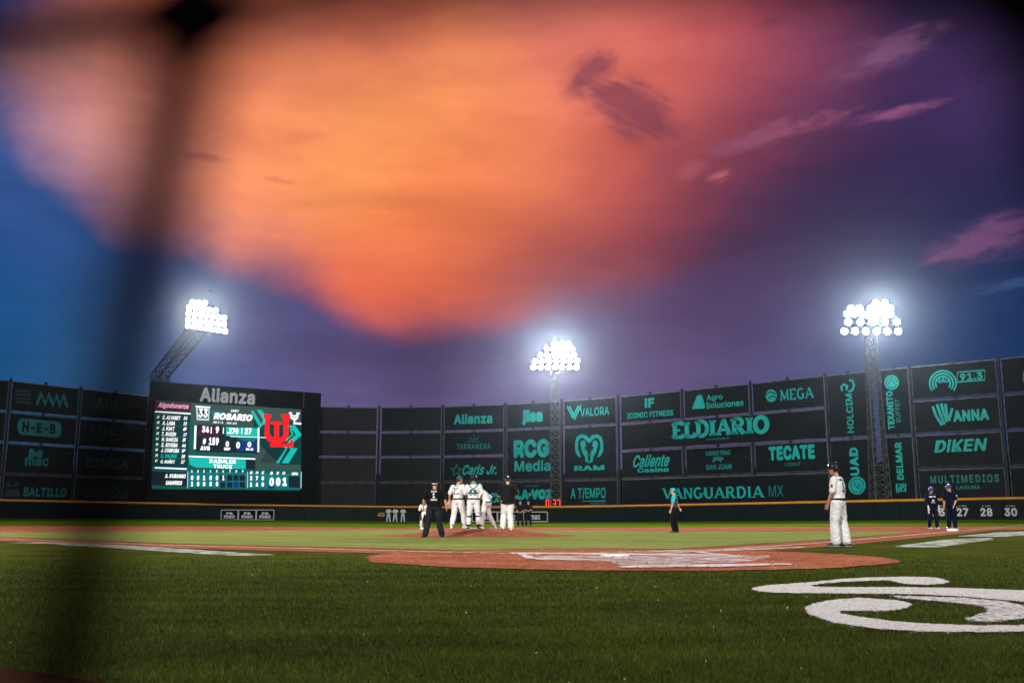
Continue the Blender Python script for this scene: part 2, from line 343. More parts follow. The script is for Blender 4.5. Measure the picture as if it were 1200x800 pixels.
# infield dirt: from the foul lines out to the arc
sk = [HOME-DB*0.5+D1*0.6, HOME+D1*30+(D1*0-D3*1.4)]
n1 = Vector((D1.y, -D1.x, 0)); n3 = Vector((-D3.y, D3.x, 0))     # outward normals of both lines
skin = [tuple((HOME+n1*0.9)[:2]), tuple((HOME+D1*29.5+n1*0.9)[:2])]
a_s = math.atan2((B1+D1*2.1+n1*0.9-MOUND).y, (B1+D1*2.1+n1*0.9-MOUND).x); a_e = math.atan2((B3+D3*2.1+n3*0.9-MOUND).y, (B3+D3*2.1+n3*0.9-MOUND).x)
if a_e < 0: a_e += 2*math.pi
skin += [(MOUND.x+29.6*math.cos(a), MOUND.y+29.6*math.sin(a)) for a in [a_s+(a_e-a_s)*i/60 for i in range(61)]]
skin += [tuple((HOME+D3*29.5+n3*0.9)[:2]), tuple((HOME+n3*0.9)[:2])]
sheet('infield_dirt', skin, 0.004, M_dirt)
RG = [(1.78+rr*math.cos(a), 16.35+rr*math.sin(a)) for a, rr in [(a, 4.1+.16*noise.noise(Vector((math.cos(a)*3, math.sin(a)*3, 1)))+.10*noise.noise(Vector((math.cos(a)*16, math.sin(a)*16, 4)))+random.uniform(-.03, .03)) for a in [2*math.pi*i/420 for i in range(420)]]]
sheet('home_plate_dirt', RG, 0.009, M_dirt)
# infield grass square with rounded corners
def rounded(pts, r, n=8):
    out = []
    for i, p in enumerate(pts):
        a = (pts[i-1]-p).normalized(); b = (pts[(i+1) % len(pts)]-p).normalized()
        for k in range(n+1):
            t = k/n; q = p+a*r*(1-t)**2+b*r*t**2; out.append((q.x, q.y))
    return out
ins = 1.0
gsq = [HOME+D1*ins+D3*ins, HOME+D1*26.4+D3*ins, HOME+D1*26.4+D3*26.4, HOME+D1*ins+D3*26.4]
gpoly = rounded(gsq, 3.4)
# keep the grass outside the home circle
gpoly = [(x, y) if math.hypot(x-1.78, y-16.35) > 4.5 else (1.78+(x-1.78)*4.5/max(1e-3, math.hypot(x-1.78, y-16.35)), 16.35+(y-16.35)*4.5/max(1e-3, math.hypot(x-1.78, y-16.35))) for x, y in gpoly]
arcin = [(1.78+4.25*math.cos(a), 16.35+4.25*math.sin(a)) for a in np.linspace(math.atan2(D1.y, D1.x)+0.25, math.atan2(D3.y, D3.x)-0.25, 18)]
gpoly2 = [tuple((HOME+D1*26.4+D3*ins)[:2])]
gpoly2 = [p for p in rounded(gsq, 3.4) if math.hypot(p[0]-1.78, p[1]-16.35) > 4.9]
# ring order: corners 1,2,3 then the arc back round the home circle
gpoly2 = gpoly2 + arcin[::-1]
sheet('infield_grass', gpoly2, 0.014, M_infield)
# pitcher's mound
bm = bmesh.new(); rings_m = []
for r, z in ((2.9, 0.015), (2.5, 0.06), (2.0, 0.13), (1.5, 0.19), (1.0, 0.235), (0.5, 0.25)):
    rings_m.append([bm.verts.new((MOUND.x+r*math.cos(a), MOUND.y+r*math.sin(a), z+0.012*noise.noise(Vector((r*2, a*3, 0))))) for a in [2*math.pi*i/48 for i in range(48)]])
for a, b in zip(rings_m, rings_m[1:]):
    for i in range(48): bm.faces.new((a[i], a[(i+1) % 48], b[(i+1) % 48], b[i]))
bm.faces.new(rings_m[-1])
tag(bmobj('pitchers_mound', bm, M_dirt, smooth=True), kind='structure')
sheet('mound_dirt', ring(MOUND.x, MOUND.y, 3.5, 64, wob=0.2), 0.018, M_dirt)
mound_z = lambda x, y: max(0.018, float(np.interp(math.hypot(x-MOUND.x, y-MOUND.y), [0, .5, 1, 1.5, 2, 2.5, 2.9, 3.0], [.25, .25, .235, .19, .13, .06, .02, .018])))
# dirt in the near left corner
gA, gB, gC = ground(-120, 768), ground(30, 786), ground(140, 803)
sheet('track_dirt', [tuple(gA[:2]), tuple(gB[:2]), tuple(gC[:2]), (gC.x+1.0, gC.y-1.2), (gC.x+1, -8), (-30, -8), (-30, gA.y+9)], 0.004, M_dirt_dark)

# chalk and painted lines
def strip(name, p, q, w, off, m):
    d = (q-p).normalized(); n = Vector((-d.y, d.x, 0))*w/2; k = max(2, int((q-p).length/0.8)); L = []
    for i in range(k+1): L.append(p.lerp(q, i/k)+n*(1+0.25*noise.noise(Vector((i*.7, 0, 3)))))
    for i in range(k, -1, -1): L.append(p.lerp(q, i/k)-n*(1+0.25*noise.noise(Vector((i*.7, 5, 3)))))
    return sheet(name, [(v.x, v.y) for v in L], off, m)
strip('first_base_line', HOME+D1*1.5, HOME+D1*95, 0.13, 0.019, M_chalk)
strip('third_base_line', HOME+D3*1.5, HOME+D3*95, 0.13, 0.019, M_chalk)
def traced(name, pts, off, m, jag=0.0, sub=0):
    g = [ground(x, y) for x, y in pts]; out = []
    for i, p in enumerate(g):
        q = g[(i+1) % len(g)]; n = max(1, int((q-p).length/sub)) if sub else 1
        for k in range(n):
            v = p.lerp(q, k/n)
            out.append((v.x+jag*random.uniform(-.4, .4), v.y+jag*random.uniform(-1, 1)))
    return sheet(name, out, off, m)
traced('worn_paint_stripe', [(8,636),(67,635.1),(143,638.8),(207,642.6),(287,647.8),(323,650),(283,651.2),(213,647.4),(127,641.6),(80,639.4),(67,637.4)], 0.006, M_paint_worn, 0.05, 0.3)
traced('worn_paint_stripe', [(1047,640.3),(1107,632),(1160,629.8),(1165,631.7),(1100,641.2),(1060,641)], 0.006, M_paint_worn, 0.05, 0.3)
traced('worn_paint_stripe', [(1120,628.3),(1173,623.3),(1230,621.5),(1230,624.7),(1177,628.7)], 0.006, M_paint_worn, 0.05, 0.3)
for pts, mt, of in ([[(596,648.2),(630,648.4),(820,650.2),(850,651),(846,652.2),(700,650.8),(640,650),(604,650.4)], M_chalk, .022],
            [[(604,649),(616,650.4),(628,654.8),(650,656.4),(690,656),(690,657.2),(640,657.6),(616,655.4)], M_chalk, .0225],
            [[(690,648.6),(760,646.2),(850,644.6),(940,641),(943,642.4),(860,646.6),(760,648.2)], M_chalk_worn, .023],
            [[(690,655),(780,651),(900,652),(905,655),(860,661),(730,664)], M_chalk_worn, .024],
            [[(620,652),(700,651.6),(800,655),(820,661),(740,660),(650,657.5)], M_chalk_worn, .0245],
            [[(724,665.2),(770,663),(925,661.6),(930,663),(840,665.8),(730,666.6)], M_chalk, .0235],
            [[(800,646.2),(812,646.4),(866,652.2),(855,652.8)], M_chalk, .0225]):
    traced('chalk_mark', pts, of, mt, 0.03, 0.2)
# big painted script logo on the near turf
LOGO = [[(1114,682),(1100,677.8),(1084.5,676.7),(1055,676.4),(1025,677),(990,678.8),(948,683),(899,686.5),(883,689),(880.5,691),(890,694),(920,695.6),(990,696.3),(1077.5,697.3),(1130,700),(1200,706),(1290,716),(1330,708),(1290,697),(1200,692.5),(1130,690),(1060,688.6),(976,688.8),(954,688.2),(950,686.8),(962,684.6),(990,682.4),(1039,680.4),(1060,684.8),(1084.5,686),(1106,684.6)],
 [(1068.8,709),(1060,706),(1046,704),(1007.5,701.4),(972.5,704.2),(955,708),(944.5,712.7),(944,716),(948,720.4),(976,730.8),(1025,737.8),(1077.5,741.4),(1140,742),(1200,741.4),(1300,737),(1380,722),(1340,716),(1280,728),(1200,734),(1140,734.2),(1095,732.6),(1042.5,728.9),(1004,723.5),(986,720),(984,718),(990,716.8),(1039,717),(1056,715),(1065,712.6)],
 [(1042.5,699),(1081,699.9),(1130,701.4),(1175.5,705.4),(1205,712),(1222,718),(1210,724),(1193,727),(1172,729),(1150,729.4),(1133.5,727.6),(1131,725.5),(1147,722),(1158,718),(1159,714.6),(1151,711.2),(1131,708.6),(1112.5,706.6),(1084.5,704.2),(1055,701.6)]]
logo = empty('painted_logo', ground(1050, 710)); tag(logo, kind='structure')
for k, L in enumerate(LOGO):
    o = traced('logo_stroke', L, 0.010+0.0004*k, M_logo_worn if k == 2 else M_logo_sheet, 0.03, 0.035); 
    o.parent = logo; o.matrix_parent_inverse = Matrix.Translation(-Vector(logo.location)); del o['kind']

# home plate and bases
def prism(name, pts, z0, z1, m, parent=None, bev=0.0):
    bm = bmesh.new(); a = [bm.verts.new((p[0], p[1], z0)) for p in pts]; b = [bm.verts.new((p[0], p[1], z1)) for p in pts]; n = len(pts)
    bm.faces.new(a[::-1]); bm.faces.new(b)
    for i in range(n): bm.faces.new((a[i], a[(i+1) % n], b[(i+1) % n], b[i]))
    if bev: bmesh.ops.bevel(bm, geom=bm.edges[:], offset=bev, segments=2, affect='EDGES')
    return bmobj(name, bm, m, parent)
hp = [HOME+D1*0.0, HOME+D1*.30, HOME+D1*.30+D3*.30+(-DB)*0+DB*0.0, HOME+D3*.30]
q = .2159
hp = [HOME, HOME+D1*.305, HOME+D1*.305+DB*q, HOME+D3*.305+DB*q, HOME+D3*.305]
tag(prism('home_plate', [(p.x, p.y) for p in hp], 0.0, 0.03, M_white), 'white five-sided home plate set in the red dirt circle', 'home plate')
def base(c, lab):
    s = .19; P = [c+D1*s+D3*s, c-D1*s+D3*s, c-D1*s-D3*s, c+D1*s-D3*s]
    o = prism('base', [(p.x, p.y) for p in P], gz(c.x), gz(c.x)+.10, M_white, bev=0.015); tag(o, lab, 'base', 'white bases')
base(B1-D1*.2+D3*.2, 'white square base at the feet of the two navy men')
b2 = ground(498, 620); base(b2, 'white square base under the crouching infielder')
pr = prism('pitching_rubber', [(MOUND.x-.3, MOUND.y+.0), (MOUND.x+.3, MOUND.y+.1), (MOUND.x+.28, MOUND.y+.25), (MOUND.x-.32, MOUND.y+.15)], .24, .275, M_white)
tag(pr, 'white rubber slab on top of the pitcher mound', 'pitching rubber')

# ------------------------------------------------------------------ grass blades near the camera
def blades():
    N = 470000
    y = 3.2*np.exp(rng.random(N)*math.log(18/3.2)); x = (rng.random(N)*2-1)*(0.56*y+0.8)
    clump = np.array([noise.noise(Vector((float(a)*1.3, float(b)*1.3, 0))) for a, b in zip(x[::50], y[::50])]).repeat(50)[:N]
    keep = np.hypot(x-1.78, y-16.35) > 4.16
    keep &= rng.random(N) < np.clip((18-y)/8, 0, 1)**1.3
    x, y = x[keep], y[keep]; N = len(x)
    w = np.maximum(0.0032, y*0.00065)*(0.6+0.8*rng.random(N)); h = (0.012+0.017*rng.random(N))*(1+y*0.01)
    a = rng.random(N)*math.pi; lean = (rng.random((N, 2))-0.5)*0.035
    z0 = np.where(np.abs(x) > 8, SL*(np.abs(x)-8), 0)-0.004
    v = np.empty((N, 3, 3))
    v[:, 0] = np.stack([x-np.cos(a)*w/2, y-np.sin(a)*w/2, z0], 1); v[:, 1] = np.stack([x+np.cos(a)*w/2, y+np.sin(a)*w/2, z0], 1)
    v[:, 2] = np.stack([x+lean[:, 0], y+lean[:, 1], z0+h], 1)
    return v
def tri_mesh(name, v, m):
    N = len(v); me = bpy.data.meshes.new(name)
    me.vertices.add(N*3); me.vertices.foreach_set('co', v.reshape(-1)); me.loops.add(N*3)
    me.loops.foreach_set('vertex_index', np.arange(N*3, dtype=np.int32)); me.polygons.add(N)
    me.polygons.foreach_set('loop_start', np.arange(0, N*3, 3, dtype=np.int32)); me.polygons.foreach_set('loop_total', np.full(N, 3, dtype=np.int32))
    me.update(); me.validate(); return link(name, me, m)
M_blade = bpy.data.materials.new('grass_blade'); M_blade.use_nodes = True
nt = M_blade.node_tree; b = nt.nodes['Principled BSDF']; b.inputs['Roughness'].default_value = 0.7; b.inputs['Specular IOR Level'].default_value = .12
gi = nt.nodes.new('ShaderNodeNewGeometry'); rp = nt.nodes.new('ShaderNodeValToRGB'); nt.links.new(gi.outputs['Random Per Island'], rp.inputs['Fac'])
rp.color_ramp.elements[0].color = (0.024, 0.040, 0.004, 1); rp.color_ramp.elements[1].color = (0.26, 0.27, 0.035, 1)
e = rp.color_ramp.elements.new(0.6); e.color = (0.066, 0.094, 0.008, 1); e = rp.color_ramp.elements.new(0.93); e.color = (0.115, 0.145, 0.013, 1)
tcb = nt.nodes.new('ShaderNodeTexCoord'); mpb = nt.nodes.new('ShaderNodeMapping'); mpb.inputs['Scale'].default_value = (.45, 1.6, 0)
nzb = nt.nodes.new('ShaderNodeTexNoise'); nzb.inputs['Scale'].default_value = 1.0; nzb.inputs['Detail'].default_value = 5; nzb.inputs['Roughness'].default_value = .65
nt.links.new(tcb.outputs['Object'], mpb.inputs['Vector']); nt.links.new(mpb.outputs['Vector'], nzb.inputs['Vector'])
rpb = nt.nodes.new('ShaderNodeValToRGB'); rpb.color_ramp.elements[0].position = .35; rpb.color_ramp.elements[0].color = (.36, .36, .30, 1); rpb.color_ramp.elements[1].position = .66; rpb.color_ramp.elements[1].color = (1, 1, .9, 1)
nt.links.new(nzb.outputs['Fac'], rpb.inputs['Fac']); mxb = nt.nodes.new('ShaderNodeMix'); mxb.data_type = 'RGBA'; mxb.blend_type = 'MULTIPLY'; mxb.inputs['Factor'].default_value = 1
nt.links.new(rp.outputs['Color'], mxb.inputs[6]); nt.links.new(rpb.outputs['Color'], mxb.inputs[7]); nt.links.new(mxb.outputs[2], b.inputs['Base Color'])
V = blades()
# blades standing in painted turf are white
def inside(poly, x, y):
    res = np.zeros(len(x), bool); j = len(poly)-1
    for i in range(len(poly)):
        xi, yi = poly[i]; xj, yj = poly[j]
        c = ((yi > y) != (yj > y)) & (x < (xj-xi)*(y-yi)/((yj-yi) or 1e-9)+xi); res ^= c; j = i
    return res
cx, cy = V[:, 0, 0], V[:, 0, 1]; painted = np.zeros(len(V), bool)
for L in LOGO: painted |= inside([tuple(ground(px, py)[:2]) for px, py in L], cx, cy)
trk = [(gA.x, gA.y), (gB.x, gB.y), (gC.x, gC.y), (gC.x+1, gC.y-1.2), (gC.x+1, -8), (-30, -8), (-30, gA.y+9)]
ontrk = inside(trk, cx, cy)
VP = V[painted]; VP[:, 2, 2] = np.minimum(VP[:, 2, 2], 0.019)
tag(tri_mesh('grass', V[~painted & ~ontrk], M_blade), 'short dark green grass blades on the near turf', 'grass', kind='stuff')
tag(tri_mesh('painted_grass', VP, M_logo), 'white painted grass blades within the big script logo', 'grass', kind='stuff')
# pale specks lying on the turf
n = 50; yy = 3.4+rng.random(n)**1.4*9; xx = (rng.random(n)*2-1)*0.54*yy; vs = []
for x, y in zip(xx, yy):
    s = 0.003+0.005*random.random(); a = random.random()*3
    vs.append([(x-s*math.cos(a), y-s*math.sin(a), .032), (x+s*math.cos(a), y+s*math.sin(a), .034), (x+s*.3, y+s, .034+s)])
tag(tri_mesh('turf_debris', np.array(vs), mat('pale_debris', (0.6, 0.58, 0.5), 0.8)), 'pale specks of debris scattered over the near turf', 'debris', kind='stuff')

# ------------------------------------------------------------------ lettering
FONT_DEF = None
try:
    import os
    fp = os.path.join(bpy.utils.system_resource('DATAFILES'), 'fonts', 'Inter.woff2')
    if os.path.exists(fp): FONT_DEF = bpy.data.fonts.load(fp)
except Exception: FONT_DEF = None
def embolden(tris, b, dz=.0012):
    """thicken glyphs by stacking shifted copies, each a hair above the last"""
    vs, fs = tris; V2, F2 = [], []
    for i, (dx, dy) in enumerate([(0, 0)]+[(b*math.cos(a), b*math.sin(a)) for a in (0.4, 1.2, 2.0, 2.8, 3.5, 4.3, 5.1, 5.9)]):
        k = len(V2); V2 += [(x+dx, y+dy, z+dz*i) for x, y, z in vs]; F2 += [tuple(k+t for t in f) for f in fs]
    return V2, F2
TC = {}
def text_tris(s, bold=0.02, shear=0.0, spacing=1.0, extrude=0.0, res=3):
    key = (s, bold, shear, spacing, extrude, res)
    if key in TC: return TC[key]
    bold_ = bold; bold = 0.0; spacing = spacing+bold_*1.3
    cu = bpy.data.curves.new('t', 'FONT'); cu.body = s; cu.size = 1; cu.offset = bold; cu.shear = shear; cu.space_character = spacing
    cu.resolution_u = res; cu.extrude = extrude
    if FONT_DEF: cu.font = FONT_DEF
    o = bpy.data.objects.new('t', cu); COL.objects.link(o); bpy.context.view_layer.update()
    dg = bpy.context.evaluated_depsgraph_get(); me = bpy.data.meshes.new_from_object(o.evaluated_get(dg))
    vs = [tuple(v.co) for v in me.vertices]; fs = [tuple(p.vertices) for p in me.polygons]
    bpy.data.objects.remove(o); bpy.data.curves.remove(cu); bpy.data.meshes.remove(me)
    if bold_ > .012: vs, fs = embolden((vs, fs), bold_*.8)
    x0 = min(v[0] for v in vs); x1 = max(v[0] for v in vs); y0 = min(v[1] for v in vs); y1 = max(v[1] for v in vs)
    vs = [((v[0]-x0)/(x1-x0)-.5, (v[1]-y0)/(y1-y0)-.5, v[2]) for v in vs]
    TC[key] = (vs, fs); return TC[key]
# slab/serif letters drawn as strokes: (x0,y0,x1,y1,weight) in a unit box; arcs as polylines
def arcp(cx, cy, rx, ry, a0, a1, n=14): return [(cx+rx*math.cos(R(a0+(a1-a0)*i/n)), cy+ry*math.sin(R(a0+(a1-a0)*i/n))) for i in range(n+1)]
SER = {'A': (1.0, [([(.06, 0), (.5, 1)], .6), ([(.5, 1), (.94, 0)], 1), ([(.25, .33), (.75, .33)], .6)], [(.06, 0), (.94, 0)]),
 'D': (.95, [([(.2, 0), (.2, 1)], 1), ([(.2, .96)]+arcp(.45, .5, .45, .46, 90, -90)+[(.2, .04)], .9)], [(.2, 0), (.2, 1)]),
 'E': (.85, [([(.2, 0), (.2, 1)], 1), ([(.1, .96), (.88, .96), (.88, .78)], .7), ([(.2, .5), (.7, .5)], .6), ([(.1, .04), (.9, .04), (.9, .24)], .7)], [(.2, 0), (.2, 1)]),
 'G': (.95, [(arcp(.5, .5, .42, .46, 50, 310, 18)+[(.8, .15), (.8, .42)], .95), ([(.6, .44), (.98, .44)], .6)], []),
 'I': (.45, [([(.5, 0), (.5, 1)], 1.6)], [(.5, 0), (.5, 1)]),
 'L': (.8, [([(.22, 0), (.22, 1)], 1), ([(.1, .04), (.92, .04), (.92, .28)], .7)], [(.22, 0), (.22, 1)]),
 'M': (1.15, [([(.12, 0), (.15, 1)], .7), ([(.15, 1), (.5, .1)], 1), ([(.5, .1), (.85, 1)], .6), ([(.85, 1), (.88, 0)], 1)], [(.12, 0), (.88, 0), (.12, 1), (.88, 1)]),
 'N': (1.0, [([(.15, 0), (.15, 1)], .7), ([(.15, 1), (.85, 0)], 1), ([(.85, 0), (.85, 1)], .7)], [(.15, 0), (.15, 1), (.85, 1)]),
 'O': (1.0, [(arcp(.5, .5, .42, .46, 0, 360, 24), 1)], []),
 'R': (.98, [([(.2, 0), (.2, 1)], 1), ([(.2, .96)]+arcp(.5, .73, .3, .23, 90, -90, 10)+[(.2, .5)], .8), ([(.48, .5), (.88, 0)], 1)], [(.2, 0), (.2, 1), (.9, 0)]),
 'U': (1.0, [([(.17, 1), (.17, .35)]+arcp(.5, .35, .33, .31, 180, 360, 12)+[(.83, 1)], .9)], [(.17, 1), (.83, 1)]),
 'V': (1.0, [([(.06, 1), (.5, 0)], 1), ([(.5, 0), (.94, 1)], .6)], [(.06, 1), (.94, 1)]), ' ': (.45, [], [])}
def stroke_quads(pl, w, vs, fs):
    n = len(pl)
    L = []
    for i, (x, y) in enumerate(pl):
        a = pl[max(0, i-1)]; b = pl[min(n-1, i+1)]; dx, dy = b[0]-a[0], b[1]-a[1]; l = math.hypot(dx, dy) or 1
        if 0 < i < n-1:
            d1 = (x-a[0], y-a[1]); d2 = (b[0]-x, b[1]-y); l1 = math.hypot(*d1) or 1; l2 = math.hypot(*d2) or 1
            cs = max(0.5, math.sqrt(max(0, (1+(d1[0]*d2[0]+d1[1]*d2[1])/(l1*l2))/2)))
        else: cs = 1
        L.append((x-dy/l*w/2/cs, y+dx/l*w/2/cs)); L.append((x+dy/l*w/2/cs, y-dx/l*w/2/cs))
    k = len(vs); vs.extend((p[0], p[1], 0) for p in L)
    for i in range(n-1): fs.append((k+2*i, k+2*i+1, k+2*i+3, k+2*i+2))
def serif_tris(s, wt=.2, slab=.34, sh=.1, gap=.1, asp=.8):
    vs, fs = [], []; x = 0
    for ch in s:
        wd, st, se = SER[ch]; W = wd*asp
        for pl, w in st:
            stroke_quads([(x+px*W, py) for px, py in pl], wt*w*(1 if ch != 'I' else .62), vs, fs)
        for px, py in se:
            stroke_quads([(x+px*W-slab/2, py+(sh/2 if py < .5 else -sh/2)), (x+px*W+slab/2, py+(sh/2 if py < .5 else -sh/2))], sh, vs, fs)
        x += W+gap
    x0 = min(v[0] for v in vs); x1 = max(v[0] for v in vs); y0 = min(v[1] for v in vs); y1 = max(v[1] for v in vs)
    return [((v[0]-x0)/(x1-x0)-.5, (v[1]-y0)/(y1-y0)-.5, 0) for v in vs], fs

class Pl:      # an upright plane: origin o, unit right vector u, normal n toward the field
    def __init__(s, a, b):
        s.o = Vector((a.x, a.y, 0)); s.u = Vector((b.x-a.x, b.y-a.y, 0)); s.L = s.u.length; s.u.normalize(); s.n = Vector((s.u.y, -s.u.x, 0))
    def uv(s, px, py):
        d = ray(px, py); t = (s.o-ORG).dot(s.n)/d.dot(s.n); p = ORG+d*t; return (p-s.o).dot(s.u), p.z
    def P(s, u, v, off=0.0): return s.o+s.u*u+Vector((0, 0, v))+s.n*off
def frame_obj(pl, u, v, off, name='x'):
    pass
OFFK = [0]
def put(pl, tris, box, name, m, parent, off=0.02, rot=0, slant=0.0, thick=0.0):
    """fit glyph triangles in the box (photo pixels x0,y0,x1,y1) on the plane"""
    x0, y0, x1, y1 = box; xc, yc = (x0+x1)/2, (y0+y1)/2
    ua, _ = pl.uv(x0, yc); ub, _ = pl.uv(x1, yc); uc, _ = pl.uv(xc, yc); _, va = pl.uv(xc, y1); _, vb = pl.uv(xc, y0)
    W, H, vc = ub-ua, vb-va, (va+vb)/2; uc = (ua+ub)/2
    vs, fs = tris; out = []
    for (x, y, z) in vs:
        if rot == 90: x, y = -y, x
        elif rot == -90: x, y = y, -x
        x += slant*y
        out.append(pl.P(uc+x*W, vc+y*H, off+z)-Vector(parent['o']))
    return pydata(name, out, fs, m, parent)
def shape(pl, polys, name, m, parent, off=0.02):
    """polygons given in photo pixels, laid on the plane"""
    vs, fs = [], []
    for pts in polys:
        k = len(vs); P3 = [Vector((*pl.uv(x, y), 0)) for x, y in pts]
        for t in tessellate_polygon([P3]): fs.append(tuple(k+i for i in t))
        vs.extend(pl.P(p.x, p.y, off)-Vector(parent['o']) for p in P3)
    return pydata(name, vs, fs, m, parent)
def lines(pl, pls, w, name, m, parent, off=0.02):
    """strokes in photo pixels, w wide in pixels"""
    vs, fs = [], []
    for p in pls: stroke_quads([(x, -y) for x, y in p], w, vs, fs)
    out = []
    for x, y, _ in vs:
        u, v = pl.uv(x, -y); out.append(pl.P(u, v, off)-Vector(parent['o']))
    return pydata(name, out, fs, m, parent)
def circ(cx, cy, rx, ry, n=20, a0=0, a1=360): return [(cx+rx*math.cos(R(a0+(a1-a0)*i/n)), cy-ry*math.sin(R(a0+(a1-a0)*i/n))) for i in range(n+(0 if a1-a0 == 360 else 1))]

# ------------------------------------------------------------------ outfield screen of banners
TOPZ, BOTZ = 15.5, 1.95
anch = [(-60,441),(8,447),(91,456.5),(170,463.5),(374,476.3),(446,476.9),(518,476.9),(592,476.6),(650,471),(722,464),(798,457),(880,449),(968,442),(1032,435),(1066,431),(1170,421),(1200,418.5),(1290,410)]
pxs = np.array([a[0] for a in anch]); deps = []
for px, py in anch:
    d = ray(px, py); t = (TOPZ-CAM_H)/d.z; deps.append((ORG+d*t).y)
co = np.polyfit((pxs-600)/600, deps, 5)
DEP = lambda px: float(np.polyval(co, (px-600)/600))
def wall_pt(px, dd=0.0):
    Y = DEP(px)+dd; d = ray(px, 520); return Vector((d.x/d.y*Y, Y, 0))
# columns: (left px, right px) at about mid height, and row spans
ROWH = (TOPZ-BOTZ)/4; GAP = 0.34
COLS = {'Z': (-95, 4), 'A': (8.5, 88), 'B': (92, 170), 'C0': (374.5, 374.5), 'C': (374, 441), 'D': (446.5, 516.5), 'E': (520.5, 590), 'F': (594, 655.5), 'G': (661.5, 722), 'H': (728.5, 798.5), 'I': (803.5, 879.5), 'J': (884.5, 969),
        'K': (973, 1022), 'L': (1037, 1069), 'M': (1074, 1174), 'N': (1181, 1290)}
PLN = {k: Pl(wall_pt(a), wall_pt(b)) for k, (a, b) in COLS.items() if a != b}
PLN['HJ'] = Pl(wall_pt(728.5), wall_pt(969)); COLS['HJ'] = (728.5, 969)
def banner(colk, r0, r1, label, group='dark advertising banners on the outfield screen'):
    """r0..r1 rows counted from the top"""
    pl = PLN[colk]; z1 = TOPZ-ROWH*r0-GAP/2*(1 if r0 else 0.2); z0 = TOPZ-ROWH*r1+GAP/2
    e = empty('advertising_banner', pl.P(pl.L/2, z0)); e['o'] = tuple(e.location)
    tag(e, label, 'banner', group)
    nx, nz = 12, 6; vs = []; fs = []
    for j in range(nz+1):
        for i in range(nx+1):
            u = pl.L*i/nx; v = z0+(z1-z0)*j/nz
            edge = min(i, nx-i, j, nz-j) == 0
            bow = 0 if edge else 0.006*noise.noise(Vector((u*.5, v*.6, r0+len(colk)+ord(colk[0]))))
            sc = (0.05 if (edge and (i+j) % 2 == 1) else 0.0)
            uu = u+(sc if i == 0 else -sc if i == nx else 0); vv = v+(sc if j == 0 else -sc if j == nz else 0)
            vs.append(pl.P(uu, vv, bow-0.01)-e.location)
    for j in range(nz):
        for i in range(nx): k = j*(nx+1)+i; fs.append((k, k+1, k+nx+2, k+nx+1))
    pydata('sheet', vs, fs, M_banner, e)
    back = pydata('backing_frame', [], [], M_dark_steel, e); bpy.data.objects.remove(back)
    bm = bmesh.new()
    for (u0, v0, u1, v1) in ((0, z0, pl.L, z0), (0, z1, pl.L, z1), (0, z0, 0, z1), (pl.L, z0, pl.L, z1), (pl.L/2, z0, pl.L/2, z1)):
        add_bar(bm, pl.P(u0, v0, -.1)-e.location, pl.P(u1, v1, -.1)-e.location, 0.09)
    bmobj('backing_frame', bm, M_steel, e)
    return pl, e
T = text_tris
def L(pe, s, box, m=M_ink, bold=.03, shear=0, rot=0, sp=1.0, slant=0): return put(pe[0], T(s, bold, shear, sp), box, 'lettering', m, pe[1], rot=rot, slant=slant)
b = banner('Z', 0, 1, 'plain dark banner at the far left edge, top row'); b = banner('Z', 1, 2, 'plain dark banner at the far left edge, second row')
b = banner('Z', 2, 3, 'plain dark banner at the far left edge, third row'); b = banner('Z', 3, 4, 'plain dark banner at the far left edge, bottom row')
p = banner('A', 0, 1, 'dark banner with dim teal square and zigzag mark, top left corner')
shape(p[0], [[(18,456+i*4.4),(36,457+i*4.4),(36,460+i*4.4),(18,459+i*4.4)] for i in range(4)], 'emblem', M_ink_faint, p[1])
lines(p[0], [[(43,474),(48,461),(53,473),(57,462),(62,474),(66,463),(70,475),(74,463),(79,477)]], 3.4, 'emblem', M_ink_dim, p[1])
p = banner('B', 0, 1, 'dark banner with three dim letters, beside the scoreboard, top row'); L(p, 'Alo.', (111,466,142,481), M_ink_faint, .05)
p = banner('A', 1, 2, 'dark banner with teal rounded pill holding three dark letters')
pill = circ(66, 503, 6, 9.6, 10, -90, 90)+circ(26, 499.5, 6, 9.6, 10, 90, 270)
shape(p[0], [pill], 'emblem', M_ink_dim, p[1]); put(p[0], T('H-E-B', .05), (26,495,65,507), 'lettering', M_banner, p[1], off=.035)
p = banner('B', 1, 2, 'nearly black banner beside the scoreboard, second row'); L(p, 'MIKE', (106,500,148,510), M_ink_faint, .01)
lines(p[0], [[(104,510),(115,515),(130,516),(150,512)]], 1.2, 'emblem', M_ink_faint, p[1])
p = banner('A', 2, 3, 'dark banner with small dim teal emblem over a short word'); L(p, 'mac', (29,536,57,546), M_ink_dim, .05)
shape(p[0], [[(33,536),(34,526),(38,525),(42,530),(46,527),(50,528),(49,537),(43,535)]], 'emblem', M_ink_dim, p[1])
p = banner('B', 2, 3, 'nearly black banner beside the scoreboard, third row'); L(p, 'SIMSA', (100,537,151,549), M_ink_faint, .05)
p = banner('A', 3, 4, 'dark banner with dim crest and eight letter word, bottom left'); L(p, 'SALTILLO', (27,571,78,582), M_ink_dim, .05)
shape(p[0], [[(6,570),(10,563),(14,570)], [(15,570),(19,563),(23,570)], [(5,582),(7,573),(22,573),(24,582)]], 'emblem', M_ink_faint, p[1])
p = banner('B', 3, 4, 'nearly black banner with faint cursive script, bottom left'); L(p, 'Coca-Cola', (99,570,151,584), M_ink_faint, .02, .5)
for ck, nm in (('C', 'beside the scoreboard'), ('D', 'next to the teal printed ones')):
    for r in range(4): banner(ck, r, r+1, 'plain black banner %s, %s row' % (nm, ('top', 'second', 'third', 'bottom')[r]))
